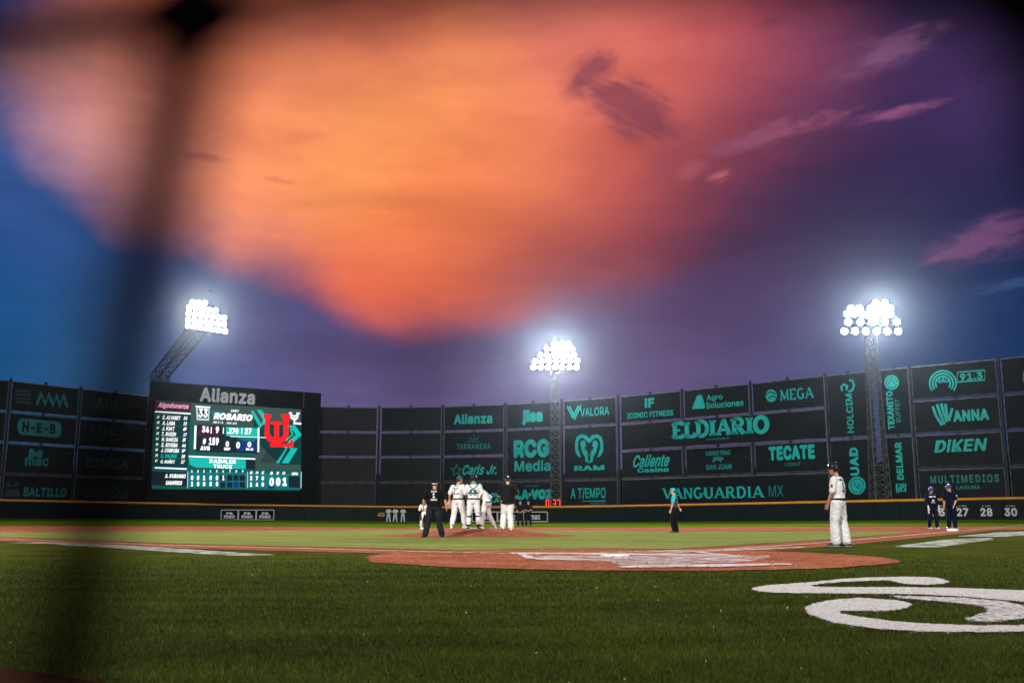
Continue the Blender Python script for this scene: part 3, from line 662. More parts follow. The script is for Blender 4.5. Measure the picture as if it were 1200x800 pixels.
p = banner('E', 0, 1, 'dark banner with a single teal seven letter word, top row'); L(p, 'Alianza', (532,484.5,577,496.5), bold=.05)
p = banner('E', 1, 2, 'dark banner with small teal sunburst over thin capitals'); L(p, 'TERRANERA', (535,519.5,575,526), M_ink_dim, .04, sp=1.15)
lines(p[0], [[(549,517),(562,517)], [(551,514.5),(560,514.5)], [(555.5,515),(555.5,509)], [(552,514),(549.5,511)], [(559,514),(561.5,511)]], .8, 'emblem', M_ink_dim, p[1])
p = banner('E', 2, 3, 'dark banner with teal star and slanted script word'); L(p, 'Carls Jr.', (542,544,582,556), bold=.03, shear=.45)
star = [(535+(6.6 if i % 2 == 0 else 2.8)*math.sin(i*math.pi/5), 551-(7.4 if i % 2 == 0 else 3.1)*math.cos(i*math.pi/5)) for i in range(10)]
lines(p[0], [star+[star[0]]], 1.1, 'emblem', M_ink_dim, p[1])
p = banner('E', 3, 4, 'dark banner with two short teal lines behind the mound players'); L(p, 'OS', (575,577,585,582), bold=.06); L(p, 'LA', (575,583,585,588.5), bold=.06)
p = banner('F', 0, 1, 'dark banner with four rounded teal letters beside the middle mast'); L(p, 'jisa', (612,479.5,636,497.5), bold=.1)
p = banner('F', 1, 3, 'tall dark banner with three large teal letters over a word'); L(p, 'RCG', (602,514.5,644,536), bold=.07); L(p, 'Media', (603,539,645,552), bold=.03)
p = banner('F', 3, 4, 'dark banner with heavy teal slab letters behind the red clock'); put(p[0], T('LA·VOZ', .11), (605,573,647,585), 'lettering', M_ink, p[1])
L(p, 'SEMANARIO', (616,568.4,632,570), M_ink_dim)
p = banner('G', 0, 1, 'dark banner with teal striped V mark and six letters'); L(p, 'VALORA', (680,477,714,487), bold=.02, slant=0)
lines(p[0], [[(665,476),(671,489),(678,475)], [(667.5,475.5),(672.5,486)], [(669.5,480),(673,491),(681,474.5)]], 1.7, 'emblem', M_ink, p[1])
p = banner('G', 1, 3, 'tall dark banner with teal horned animal head emblem')
def mir(pts, c=690.5): return [(2*c-x, y) for x, y in pts]
horn = [(690.5,513.5),(687,509.5),(681,508.5),(676,511.5),(674,518),(674,528),(677,534),(681,536),(679.5,531),(677.5,525),(677.5,518),(679.5,513.5),(683.5,512.5),(687,516),(690.5,519)]
hornin = [(680,519),(682.5,515.5),(686,517),(687,522),(685,524.5),(689,531),(689,537),(690.5,542.5),(690.5,542.5),(686.5,541),(685.5,535),(682,529),(681,524)]
shape(p[0], [horn, mir(horn)[::-1], hornin, mir(hornin)[::-1]], 'emblem', M_ink, p[1])
lines(p[0], [[(686,526),(689,529)], [(695,526),(692,529)], [(687,533),(694,533)]], 1.0, 'emblem', M_ink_dim, p[1], off=.03)
put(p[0], T('RAM', .06), (673,545,708.5,551), 'lettering', M_ink, p[1])
p = banner('G', 3, 4, 'dark banner with tall thin teal letters and an underline'); L(p, 'A T/EMPO', (669,571,710,585), bold=.02)
lines(p[0], [[(683,587),(710,586.5)]], 1.0, 'emblem', M_ink, p[1]); L(p, 'DIGITAL', (692,588.5,710,590.5), M_ink_dim)
p = banner('H', 0, 1, 'dark banner with small teal two letter mark over wide capitals'); L(p, 'iF', (755.5,466,767,477.5), bold=.06); L(p, 'ICONIC FITNESS', (735,482,789,488.5), bold=.03)
p = banner('I', 0, 1, 'dark banner with teal rounded triangle and two text lines')
shape(p[0], [[(811,479),(817,463.5),(820,462),(823,463.5),(826.5,476),(825,478.5)]], 'emblem', M_ink, p[1])
L(p, 'Agro', (828,462,847,470), bold=.03); L(p, 'Soluciones', (827.5,469.5,871.5,477), bold=.03)
p = banner('J', 0, 1, 'dark banner with teal globe and four serif capitals')
shape(p[0], [circ(904, 463.5, 6.6, 7.4)], 'emblem', M_ink, p[1]); lines(p[0], [[(898,462),(903,459),(909,461)], [(900,467),(905,463.5),(910,466)]], 1.3, 'emblem', M_banner, p[1], off=.04)
put(p[0], serif_tris('MEGA', .17, .26, .07), (914,454.5,954,468), 'lettering', M_ink, p[1])
p = banner('HJ', 1, 2, 'wide dark banner with large teal slab serif name above the middle'); put(p[0], serif_tris('ELDIARIO', .27, .42, .16, .07), (787,489.5,902,511.5), 'lettering', M_ink, p[1])
L(p, 'COAHUILA', (828,512.6,855,515), M_ink_dim)
p = banner('H', 2, 3, 'dark banner with teal cursive script and small line below'); L(p, 'Caliente', (742,532,785,547), bold=.035, shear=.5); L(p, 'Casino', (747,547.5,784,553), bold=.05)
p = banner('I', 2, 3, 'dark banner with teal bull between two lines of capitals'); L(p, 'CARNES FINAS', (827,527.5,856,533.5), M_ink_dim, .06); L(p, 'SAN JUAN', (827.5,543.5,857.5,550), M_ink_dim, .06)
shape(p[0], [[(835,541),(836,536),(840,534.6),(846,535),(848.5,537),(846,539),(845,542),(843.5,539.5),(838.5,539.5),(837,542)]], 'emblem', M_ink_dim, p[1])
p = banner('J', 2, 3, 'dark banner with bold teal capitals and small word below'); L(p, 'TECATE', (901,521.5,955,538.5), bold=.07); L(p, 'LIGHT', (920,541.7,938.5,545.7), M_ink_dim, .03)
p = banner('HJ', 3, 4, 'wide dark banner with spaced teal serif capitals, bottom row'); put(p[0], serif_tris('VANGUARDIA', .19, .3, .08, .1), (776,570,896,584), 'lettering', M_ink, p[1]); L(p, 'MX', (901,568.5,918,581.5), M_ink_dim, .0)
p = banner('K', 0, 2, 'tall dark banner with teal lettering running upward and swirl above'); L(p, 'HOLCIM', (992,461,1000,507), bold=.03, rot=90)
lines(p[0], [[(987,458),(986,453),(989,450),(993,452),(992,457)], [(994,459),(999,457),(1001,451),(999,446),(995,445)]], 2.2, 'emblem', M_ink, p[1])
p = banner('K', 2, 4, 'tall dark banner with upward teal letters over a round badge'); L(p, 'UAD', (996,524,1006.5,557), bold=.05, rot=90)
shape(p[0], [circ(1004.5, 568.5, 10.2, 10.6)], 'emblem', M_ink, p[1]); lines(p[0], [circ(1004.5, 568.5, 7.5, 8), [(1001,565),(1004,571),(1008,566),(1006,573)]], .8, 'emblem', M_banner, p[1], off=.04)
p = banner('L', 0, 2, 'narrow dark banner with teal disc over lettering running upward'); L(p, 'TEXANITO', (1039.5,458,1047.5,503), bold=.06, rot=90); L(p, 'BUFFET', (1049.5,467,1055,495), M_ink_dim, .04, rot=90)
shape(p[0], [circ(1045, 448, 8.6, 8.8)], 'emblem', M_ink, p[1]); lines(p[0], [circ(1045, 448, 6.2, 6.4), [(1041,450),(1045,444),(1049,450)]], .8, 'emblem', M_banner, p[1], off=.04)
p = banner('L', 2, 4, 'narrow dark banner with upward teal name and squared emblem below'); L(p, 'DELMAR', (1050,518,1058,562), bold=.05, rot=90)
lines(p[0], [[(1051,577),(1051,567),(1056,567),(1056,575),(1061,575),(1061,566)], [(1053.5,577),(1053.5,570)], [(1058.5,572),(1058.5,566)]], 1.5, 'emblem', M_ink, p[1])
p = banner('M', 0, 1, 'dark banner with teal radiating arch and framed number')
lines(p[0], [circ(1105, 449, r, r*.95, 16, -35, 215) for r in (15.5, 12, 8.6)], 2.0, 'emblem', M_ink, p[1]); L(p, 'GAC', (1098.5,442,1112,448.5), bold=.05)
lines(p[0], [[(1122,436),(1154,433.5),(1154,445),(1122,447.5),(1122,436)]], 1.2, 'emblem', M_ink, p[1]); L(p, '91.3', (1125,436.5,1151.5,445), bold=.04)
p = banner('M', 1, 2, 'dark banner with teal fan shaped hand mark before the name'); L(p, 'ANNA', (1117,479.5,1159,493), bold=.06)
lines(p[0], [[(1093,476),(1097,487),(1104,498)], [(1098,473.5),(1102,485),(1107,497)], [(1103,472.5),(1106,484),(1110,494)], [(1108,473),(1109.5,484),(1112,492)], [(1112,493),(1116,478)]], 3.2, 'emblem', M_ink, p[1])
p = banner('M', 2, 3, 'dark banner with one bold slanted teal name, right side'); L(p, 'DiKEN', (1096,514,1156,529), bold=.04, slant=.06)
p = banner('M', 3, 4, 'dark banner with wide dim capitals behind the navy men'); L(p, 'MULTIMEDIOS', (1090,556,1171,565.5), M_ink_dim, .04, sp=1.2); L(p, 'LAGUNA', (1121,568.3,1149,573), M_ink_dim, .04)
for r in range(4):
    p = banner('N', r, r+1, 'dark banner cut by the right edge of the view, %s row' % ('top', 'second', 'third', 'bottom')[r])
    if r == 0: shape(p[0], [[(1199,436),(1204,430),(1216,428),(1216,452),(1202,452),(1199,446)]], 'emblem', M_ink, p[1])

# steel frame behind the banners
fr = empty('banner_frame', (0, 130, 0)); tag(fr, 'tall steel frame that carries the rows of dark banners', 'steel frame')
posts = [-98, 6.2, 90, 172, 371, 443.7, 518.5, 592, 658.5, 725.2, 801, 882, 971, 1024.5, 1035, 1071.5, 1177.5, 1293]
def beam(pa, pb, za, zb, w, dd, name, m, off=0.25):
    a = wall_pt(pa, dd); b = wall_pt(pb, dd); bm = bmesh.new()
    add_bar(bm, Vector((a.x, a.y, za))-fr.location, Vector((b.x, b.y, zb))-fr.location, w); bmobj(name, bm, m, fr)
for px in posts:
    beam(px, px, 0, TOPZ+.35, .34, .25, 'post', M_dark_steel)
    beam(px, px, 0, TOPZ, .26, 2.6, 'rear_post', M_dark_steel)
for a, b2_ in zip(posts, posts[1:]):
    if (a, b2_) == (172, 371) or (a, b2_) == (1024.5, 1035): continue
    for r in range(5):
        z = TOPZ-ROWH*r+(.06 if r == 0 else 0)
        beam(a, b2_, z, z, .11, .45, 'beam', M_steel)
        if r < 4: 
            beam((a+b2_)/2, (a+b2_)/2, z-.3, z+.3, .35, .3, 'bracket', M_dark_steel)
            beam(a, (a+b2_)/2, z-ROWH, z, .10, 2.2, 'brace', M_dark_steel)
# low dark building behind the lower rows
pts = [wall_pt(px, 4.0) for px in range(-130, 1330, 40)]
vs = []; fs = []
for i, q_ in enumerate(pts):
    z = 6.3+0.5*(i % 3 == 0)
    for dd, zz in ((0, 0), (0, z), (5, z), (5, 0)): vs.append((q_.x, q_.y+dd, zz))
for i in range(len(pts)-1):
    for k in range(3): fs.append((4*i+k, 4*i+k+1, 4*i+k+5, 4*i+k+4))
tag(pydata('rear_building', vs, fs, mat('rear_wall', (0.02, 0.022, 0.024), .9, noise_amt=.3, nscale=1)), 'low dark building behind the lower banner rows', 'building')

# ------------------------------------------------------------------ outfield wall
ow = empty('outfield_wall', (0, 128, 0)); tag(ow, 'low dark green padded outfield wall topped by a yellow rail', 'wall')
WZ = 1.78
wp = [-120+30*i for i in range(49)]
for a, b in zip(wp, wp[1:]):
    pl = Pl(wall_pt(a, -3.3), wall_pt(b, -3.3)); g0 = gz(pl.o.x); g1 = gz(pl.P(pl.L, 0).x)
    bm = bmesh.new()
    V8 = [pl.P(u, z, o_)-ow.location for (u, z, o_) in ((.015, g0-.3, .15), (pl.L-.015, g1-.3, .15), (pl.L-.015, WZ+g1, .15), (.015, WZ+g0, .15), (.015, g0-.3, 0), (pl.L-.015, g1-.3, 0), (pl.L-.015, WZ+g1, 0), (.015, WZ+g0, 0))]
    vv = [bm.verts.new(v) for v in V8]
    for f in ((0, 1, 2, 3), (5, 4, 7, 6), (1, 5, 6, 2), (4, 0, 3, 7), (3, 2, 6, 7), (4, 5, 1, 0)): bm.faces.new([vv[i] for i in f])
    bmesh.ops.bevel(bm, geom=bm.edges[:], offset=.02, segments=1, affect='EDGES')
    bmobj('wall_pad', bm, M_wall, ow)
    bm = bmesh.new(); add_bar(bm, pl.P(0, WZ+g0+.1, .07)-ow.location, pl.P(pl.L, WZ+g1+.1, .07)-ow.location, .26, 8); bmobj('rail', bm, M_yellow, ow)
def wall_plane(px):
    i = max(k for k in range(len(wp)-1) if wp[k] <= px); return Pl(wall_pt(wp[i], -3.3), wall_pt(wp[i+1], -3.3))
ow['o'] = tuple(ow.location)
for s, x0, x1 in (('23', 1094, 1108.5), ('27', 1122.5, 1136), ('28', 1150, 1164), ('30', 1178, 1193)):
    put(wall_plane((x0+x1)/2), T(s, .05), (x0, 594.8, x1, 604.6), 'number', M_white, ow, off=.30)
    put(wall_plane((x0+x1)/2), T('A. LEAL', .02), (x0+2, 591.8, x1-2, 593.2), 'small_name', M_white, ow, off=.30)
put(wall_plane(447), T('400', .05), (443, 600, 451, 605), 'distance_number', mat('orange_paint', (.8, .25, .03), .5), ow, off=.3)
def framed(xs, y0, y1, lab, grp):
    for i, (x0, x1) in enumerate(zip(xs, xs[1:])):
        pl = Pl(wall_pt(xs[0], -3.55), wall_pt(xs[-1], -3.55)); u0, _ = pl.uv(x0+.4, 605); u1, _ = pl.uv(x1-.4, 605)
        _, z1 = pl.uv((x0+x1)/2, y0); _, z0 = pl.uv((x0+x1)/2, y1)
        e = empty('framed_sign', pl.P((u0+u1)/2, z0)); e['o'] = tuple(e.location); tag(e, lab[i], 'sign', grp)
        pydata('board', [pl.P(u, z, o_)-e.location for o_ in (0, -.18) for (u, z) in ((u0, z0), (u1, z0), (u1, z1), (u0, z1))], [(0, 1, 2, 3), (7, 6, 5, 4), (0, 4, 5, 1), (1, 5, 6, 2), (2, 6, 7, 3), (3, 7, 4, 0)], M_black, e)
        bm = bmesh.new()
        for a, b in (((u0, z0), (u1, z0)), ((u1, z0), (u1, z1)), ((u1, z1), (u0, z1)), ((u0, z1), (u0, z0))): add_bar(bm, pl.P(*a, .02)-e.location, pl.P(*b, .02)-e.location, .11)
        bmobj('border', bm, M_white, e)
        w = x1-x0; big = w > 25; put(pl, T('mac', .05), (x0+w*(.3 if big else .18), y0+(y1-y0)*(.3 if big else .52), x1-w*(.3 if big else .18), y1-(2.2 if big else 1.8)), 'lettering', M_white, e, off=.04)
        if big: continue
        shape(pl, [[(x0+w*.3, y0+(y1-y0)*.5), (x0+w*.34, y0+2), (x0+w*.48, y0+3.2), (x0+w*.62, y0+2.4), (x0+w*.72, y0+4.8), (x0+w*.6, y0+(y1-y0)*.5), (x0+w*.52, y0+4.6), (x0+w*.42, y0+4.6)]], 'emblem', M_white, e, off=.05)
framed([258.5, 279, 300, 321], 597.2, 608.8, ['leftmost of three white framed signs under the scoreboard', 'middle of three white framed signs under the scoreboard', 'rightmost of three white framed signs under the scoreboard'], 'framed signs on the wall under the scoreboard')
framed([553, 583, 613, 642], 599.6, 610.8, ['white framed wall sign behind the mound players', 'white framed wall sign behind the man in black jacket', 'white framed wall sign beneath the red clock'], 'framed signs on the wall beyond second base')

# ------------------------------------------------------------------ scoreboard
SB = Pl(at(175, 520, DEP(175)-1.7), at(373.5, 520, DEP(373.5)-1.7))
sb = empty('scoreboard', SB.P(SB.L/2, 0)); sb['o'] = tuple(sb.location)
tag(sb, 'large lit video scoreboard with red emblem in a black surround', 'scoreboard')
u_s0, _ = SB.uv(178, 520); u_s1, _ = SB.uv(353, 520); SZ1, SZ0, SBT, SBB = SB.uv(178, 469)[1], SB.uv(178, 572.5)[1], SB.uv(175, 446.5)[1], 2.3
def slab(name, u0, u1, z0, z1, o0, o1, m):
    pydata(name, [SB.P(u, z, o_)-sb.location for o_ in (o1, o0) for (u, z) in ((u0, z0), (u1, z0), (u1, z1), (u0, z1))], [(0, 1, 2, 3), (7, 6, 5, 4), (0, 4, 5, 1), (1, 5, 6, 2), (2, 6, 7, 3), (3, 7, 4, 0)], m, sb)
slab('header', 0, SB.L, SZ1+.02, SBT, -1.4, .25, M_black); slab('base_panel', 0, u_s1, SBB, SZ0-.02, -2.2, .2, M_black)
slab('side_panel', u_s1+.08, SB.L, SBB, SZ1, -2.2, .15, M_black); slab('edge_panel', 0, u_s0-.02, SZ0, SZ1, -2.2, .2, M_black)
slab('screen_housing', u_s0, u_s1, SZ0, SZ1, -2.0, -.02, M_black)
slab('light_seam', u_s1+.0, u_s1+.06, SZ1+.3, SBT-.1, .24, .27, M_steel)
bm = bmesh.new()
for u in (2, 8, 14, 20): add_bar(bm, SB.P(u, 0, -1.2)-sb.location, SB.P(u, SBB, -1.2)-sb.location, .45)
bmobj('leg_columns', bm, M_dark_steel, sb)
put(SB, T('Alianza', .045, 0, 1, .02), (233.5, 455.6, 298, 472.6), 'lettering', M_greywhite, sb, off=.29)
# LED picture: every field is a flat patch of light
G_bg = glow('led_green', lin(20, 92, 84), 1); G_grey = glow('led_grey', lin(58, 84, 80), 1); G_white = glow('led_white', (1, 1, 1), 1.25)
G_teal = glow('led_teal', lin(22, 190, 178), 1.05); G_teal2 = glow('led_teal_dark', lin(10, 120, 122), 1); G_dark = glow('led_dark', lin(26, 38, 50), 1)
G_mar = glow('led_maroon', lin(72, 28, 58), 1); G_blue = glow('led_blue', lin(16, 60, 120), 1); G_red = glow('led_red', (1, .012, .02), 1.2)
G_pink = glow('led_pink', lin(250, 170, 200), 1); G_pale = glow('led_pale', lin(200, 225, 235), 1); G_dg = glow('led_deep_green', lin(12, 62, 60), 1)
def Z2(X, Y): return (165+X/5, 440+Y/5)
_k = [0]
def patch(m, *pts, name='screen_field'):
    _k[0] += 1; return shape(SB, [[Z2(*p) for p in pts]], name, m, sb, off=.005+.0025*_k[0])
def ledt(s, X0, Y0, X1, Y1, m=None, bold=.05, shear=0.0):
    _k[0] += 1; a = Z2(X0, Y0); b_ = Z2(X1, Y1); put(SB, T(s, bold, shear, 1, 0, 2), (a[0], a[1], b_[0], b_[1]), 'screen_text', m or G_white, sb, off=.02+.0025*_k[0])
def rectp(m, X0, Y0, X1, Y1, sl=.055): patch(m, (X0, Y0), (X1, Y0+(X1-X0)*sl), (X1, Y1+(X1-X0)*sl*.6), (X0, Y1))
scr = shape(SB, [[(178, 572.5), (178, 467.5), (353, 478.5), (353, 574.5)]], 'screen', G_bg, sb, off=.002)
patch(G_grey, (295, 150), (940, 195), (940, 560), (670, 545), (660, 300), (295, 280))
patch(G_dg, (655, 260), (940, 270), (940, 520), (820, 520), (690, 400))
patch(G_mar, (80, 150), (295, 162), (293, 212), (78, 205))
ledt('Algodoneros', 100, 160, 282, 198, G_pink, .06, .35)
patch(G_white, (84, 206), (292, 219), (292, 227), (84, 214)); 
patch(G_dg, (72, 222), (292, 232), (272, 545), (62, 530))
names = ['C. ALVAREZ', 'A. LARA', 'J. DIAZ', 'T. RUSIN', 'H. GARCIA', 'E. RIVERA', 'J. CORDOBA', 'C. VALDES', 'O. NUÑEZ']
for i, nm in enumerate(names):
    y = 230+i*32; x = 97-i*1.6
    if i % 2: patch(G_teal2, (x-12, y+24), (272-i*2, y+34), (272-i*2, y+37), (x-12, y+27))
    ledt(['LF', '2B', 'CF', '1B', 'DH', 'SS', 'RF', '3B', 'C'][i], x-3, y+4, x+13, y+20, None, .05, .3)
    ledt(nm, x+30, y+4, x+30+10.5*len(nm), y+28, G_teal if i == 7 else None, .06, .3)
    ledt(['26', '10', '8', '17', '5', '44', '9', '20', '27'][i], 250-i*2, y+8, 272-i*2, y+29, None, .05, .3)
patch(G_blue, (245, 330), (272, 332), (270, 362), (243, 360)); ledt('17', 247, 336, 268, 356, None, .05, .3)
patch(G_blue, (72, 524), (270, 534), (270, 548), (72, 540)); patch(G_white, (80, 534), (268, 542), (268, 550), (80, 543))
patch(G_dark, (62, 560), (272, 566), (270, 650), (60, 640))
ledt('A. DURANGO', 140, 575, 262, 600, None, .06, .25); ledt('SARAPEROS', 144, 615, 240, 640, None, .06, .25)
# player card
patch(G_pale, (322, 178), (402, 184), (398, 264), (326, 260)); patch(G_dark, (332, 190), (394, 194), (392, 252), (336, 250)); ledt('33', 336, 194, 390, 246)
patch(G_white, (318, 176), (406, 182), (406, 188), (318, 182)); patch(G_teal2, (400, 205), (480, 210), (480, 250), (430, 250))
ledt('EDDY', 526, 200, 574, 214, None, .04, .2); ledt('ROSARIO', 424, 222, 652, 262, None, .07, .25); ledt('AB 2-4', 420, 267, 480, 279, None, .03, .2); ledt('AVG .270', 500, 273, 560, 285, None, .03, .2)
patch(G_dark, (326, 285), (692, 306), (688, 455), (320, 445)); patch(G_mar, (330, 290), (460, 296), (456, 360), (330, 352)); patch(G_teal, (496, 300), (690, 308), (688, 362), (496, 352))
patch(G_blue, (560, 372), (684, 376), (682, 445), (560, 440)); patch(G_teal2, (560, 362), (684, 366), (660, 386), (600, 382))
patch(G_white, (313, 292), (325, 292), (320, 430), (308, 430)); patch(G_white, (683, 304), (693, 304), (691, 448), (681, 448)); patch(G_white, (520, 354), (760, 362), (760, 366), (520, 358))
for s, a, b_, c, d in (('34', 356, 296, 398, 334), ('|', 407, 300, 413, 340), ('9', 436, 298, 456, 338), ('|', 478, 303, 484, 341), ('.270', 504, 306, 570, 342), ('|', 586, 306, 592, 342), ('27', 606, 306, 646, 344),
                       ('#', 360, 368, 380, 402), ('159', 396, 362, 454, 408), ('0', 494, 384, 514, 416), ('0', 556, 388, 578, 426), ('0', 622, 388, 644, 418), ('AVG', 346, 412, 402, 438), ('OBP', 484, 420, 522, 438), ('SLG', 612, 424, 656, 438)):
    ledt(s, a, b_, c, d, None, .07)
patch(G_teal, (278, 474), (560, 488), (612, 492), (612, 546), (320, 538), (284, 520)); patch(G_dark, (612, 490), (668, 492), (668, 550), (612, 546)); patch(G_white, (278, 468), (668, 484), (668, 492), (278, 476))
ledt('DAIMLER', 400, 490, 554, 514, None, .05); ledt('TRUCK', 422, 520, 534, 544, None, .05)
# chevrons and the red emblem
patch(G_teal, (676, 200), (704, 202), (742, 252), (716, 290), (700, 290), (712, 256)); patch(G_teal, (640, 205), (656, 206), (708, 290), (700, 306), (690, 300))
patch(G_teal, (862, 292), (900, 290), (940, 348), (884, 398), (852, 392), (905, 346)); patch(G_teal, (868, 310), (876, 312), (892, 346), (846, 386), (838, 380), (880, 346))
patch(G_teal, (862, 420), (916, 426), (862, 514), (822, 512), (874, 432)); patch(G_teal, (836, 418), (858, 420), (806, 512), (790, 510), (844, 430))
for i in range(5): patch(G_dark, (745+i*14, 432), (752+i*14, 432), (706+i*18, 512), (698+i*18, 512))
U = [(714, 224), (760, 228), (760, 246), (750, 250), (750, 340), (764, 360), (792, 366), (818, 364), (832, 348), (832, 250), (818, 244), (818, 226), (872, 228), (874, 248), (864, 254), (862, 350), (846, 384), (810, 396), (780, 396), (740, 384), (722, 352), (724, 252), (714, 246)]
patch(G_red, *U); patch(G_red, (756, 268), (826, 270), (826, 286), (806, 290), (806, 392), (778, 392), (778, 288), (756, 284)); patch(G_red, (754, 396), (868, 400), (872, 374), (890, 378), (892, 418), (754, 418)); patch(G_red, (776, 380), (808, 380), (808, 404), (776, 404))
wU = [(864, 214), (882, 216), (882, 244), (892, 250), (908, 246), (908, 216), (928, 218), (928, 226), (920, 228), (918, 250), (906, 262), (888, 260), (874, 250), (872, 226), (864, 224)]
patch(G_white, *wU); patch(G_white, (882, 232), (912, 232), (912, 238), (900, 240), (900, 274), (936, 276), (936, 288), (886, 284), (892, 276), (892, 240), (882, 238))
# innings table
patch(G_teal2, (268, 560), (940, 575), (936, 665), (266, 650)); 
for i, x in enumerate((278, 313, 348, 386, 423, 460, 500, 537, 574)):
    if i > 4: patch(G_dark, (x, 582), (x+32, 583), (x+32, 616), (x, 615)); patch(G_blue if i == 7 else G_dark, (x, 622), (x+32, 623), (x+32, 656), (x, 654))
    ledt(str(i+1), x+14, 552, x+22, 568, None, .06)
    if i < 6: ledt('001000'[i] if i != 5 else '1', x+12, 584, x+26, 612, None, .07)
    if i < 5: ledt('10000'[i], x+12, 620, x+26, 648, None, .07)
for i, (c1, c2) in enumerate((('3', '1'), ('7', '4'), ('0', '0'))):
    x = 634+i*34; ledt('RHE'[i], x, 560, x+16, 576, None, .05, .2); ledt(c1, x, 588, x+14, 614, None, .07); ledt(c2, x, 624, x+14, 650, None, .07)
patch(G_blue, (742, 640), (776, 641), (776, 662), (742, 661))
for i, ch in enumerate('001'): ledt('BSO'[i], 752+i*36, 562, 768+i*36, 580, None, .05, .2); ledt(ch, 748+i*38, 596, 774+i*38, 646, None, .08)
patch(G_dark, (860, 586), (926, 590), (926, 658), (860, 654)); ledt('MPH', 878, 566, 914, 584, None, .05, .2)
for x in (268, 618, 932): patch(G_pale, (x, 562), (x+4, 562), (x+3, 658), (x-1, 658))

# red clock
CKD = DEP(648)-2.0; CKP = Pl(at(638.5, 590, CKD), at(657.5, 590, CKD)); ck = empty('pitch_clock', CKP.P(CKP.L/2, 1.2)); ck['o'] = tuple(ck.location)
tag(ck, 'small clock with glowing red digits at the foot of the middle mast', 'clock')
_, z0 = CKP.uv(648, 596.5); _, z1 = CKP.uv(648, 584)
pydata('case', [CKP.P(u, z, o_)-ck.location for o_ in (0, -.3) for (u, z) in ((0, z0), (CKP.L, z0), (CKP.L, z1), (0, z1))], [(0, 1, 2, 3), (7, 6, 5, 4), (0, 4, 5, 1), (1, 5, 6, 2), (2, 6, 7, 3), (3, 7, 4, 0)], M_black, ck)
SEG = {'0': 'abcdef', '1': 'bc', '3': 'abgcd', '7': 'abc'}
for ch, xa in zip('0137', (640, 642.6, 648.2, 653.2)):
    xb, ya, yb = xa+2.9, 585.4, 594.6; ym = (ya+yb)/2
    S = {'a': ((xa, ya), (xb, ya)), 'b': ((xb, ya), (xb, ym)), 'c': ((xb, ym), (xb, yb)), 'd': ((xa, yb), (xb, yb)), 'e': ((xa, ym), (xa, yb)), 'f': ((xa, ya), (xa, ym)), 'g': ((xa, ym), (xb, ym))}
    lines(CKP, [list(S[c]) for c in SEG[ch]], .85, 'digit', glow('red_digit', (1, .06, .03), 2.2), ck, off=.02)
bm = bmesh.new(); add_bar(bm, CKP.P(CKP.L/2, 0, -.15)-ck.location, CKP.P(CKP.L/2, z0, -.15)-ck.location, .12); bmobj('pole', bm, M_dark_steel, ck)

# ------------------------------------------------------------------ floodlight masts
M_lens = glow('lamp_lens', (0.93, 0.97, 1.0), 26)
bm = bmesh.new(); bmesh.ops.create_cone(bm, cap_ends=True, segments=14, radius1=.20, radius2=.36, depth=.34, matrix=Matrix.Translation((0, 0, -.2)))
hood = bpy.data.meshes.new('housing'); bm.to_mesh(hood); bm.free(); hood.materials.append(M_dark_steel)
bm = bmesh.new(); bmesh.ops.create_uvsphere(bm, u_segments=14, v_segments=6, radius=.34, matrix=Matrix.Diagonal((1, 1, .3, 1)))
lensme = bpy.data.meshes.new('lens'); bm.to_mesh(lensme); bm.free(); lensme.materials.append(M_lens)
def lamp(parent, loc, aim):
    o = link('lamp', hood, None, parent); d = (Vector(aim)-Vector(parent['o'])-Vector(loc)).normalized()
    o.location = loc; o.rotation_euler = d.to_track_quat('Z', 'Y').to_euler()
    l = link('lens', lensme, None, o); l.location = (0, 0, 0.0); return o
def lattice(p0, p1, w0, w1, nb, m, name, parent, axis=Vector((1, 0, 0)), r=.07, legs=4):
    """four chords and diagonal lacing between p0 and p1"""
    d = (p1-p0).normalized(); a = (axis-d*axis.dot(d)).normalized(); b = d.cross(a); bm = bmesh.new()
    def cn(i, t):
        w = w0+(w1-w0)*t; sx, sy = ((-1, -1), (1, -1), (1, 1), (-1, 1))[i]; return p0.lerp(p1, t)+a*sx*w/2+b*sy*w/2
    for i in range(4): add_bar(bm, cn(i, 0), cn(i, 1), r*1.5)
    bmobj('chord', bm, m, parent); bm = bmesh.new()
    for k in range(nb):
        t0, t1 = k/nb, (k+1)/nb
        for i in range(4):
            j = (i+1) % 4
            add_bar(bm, cn(i, t0), cn(j, t1), r); add_bar(bm, cn(j, t0), cn(i, t1), r); add_bar(bm, cn(i, t1), cn(j, t1), r)
    bmobj('lacing', bm, m, parent)
AIM = (0, 45, 0)
def flood(e, p, power, col):
    """the mast's own light: a wide beam on the field and a little spill all round"""
    o = Vector(e.location); p = p+Vector((0, -1.2, 0)); lt = lamp_light('floodlight', 'SPOT', p, power, target=Vector((0, 28, 0))-o, cone=56, blend=.9, radius=1.3, col=col); lt.parent = e
    lt = lamp_light('spill_light', 'POINT', p+Vector((0, -2.0, .8)), power*SPILL, radius=1.3, col=col); lt.parent = e
SPILL = .025
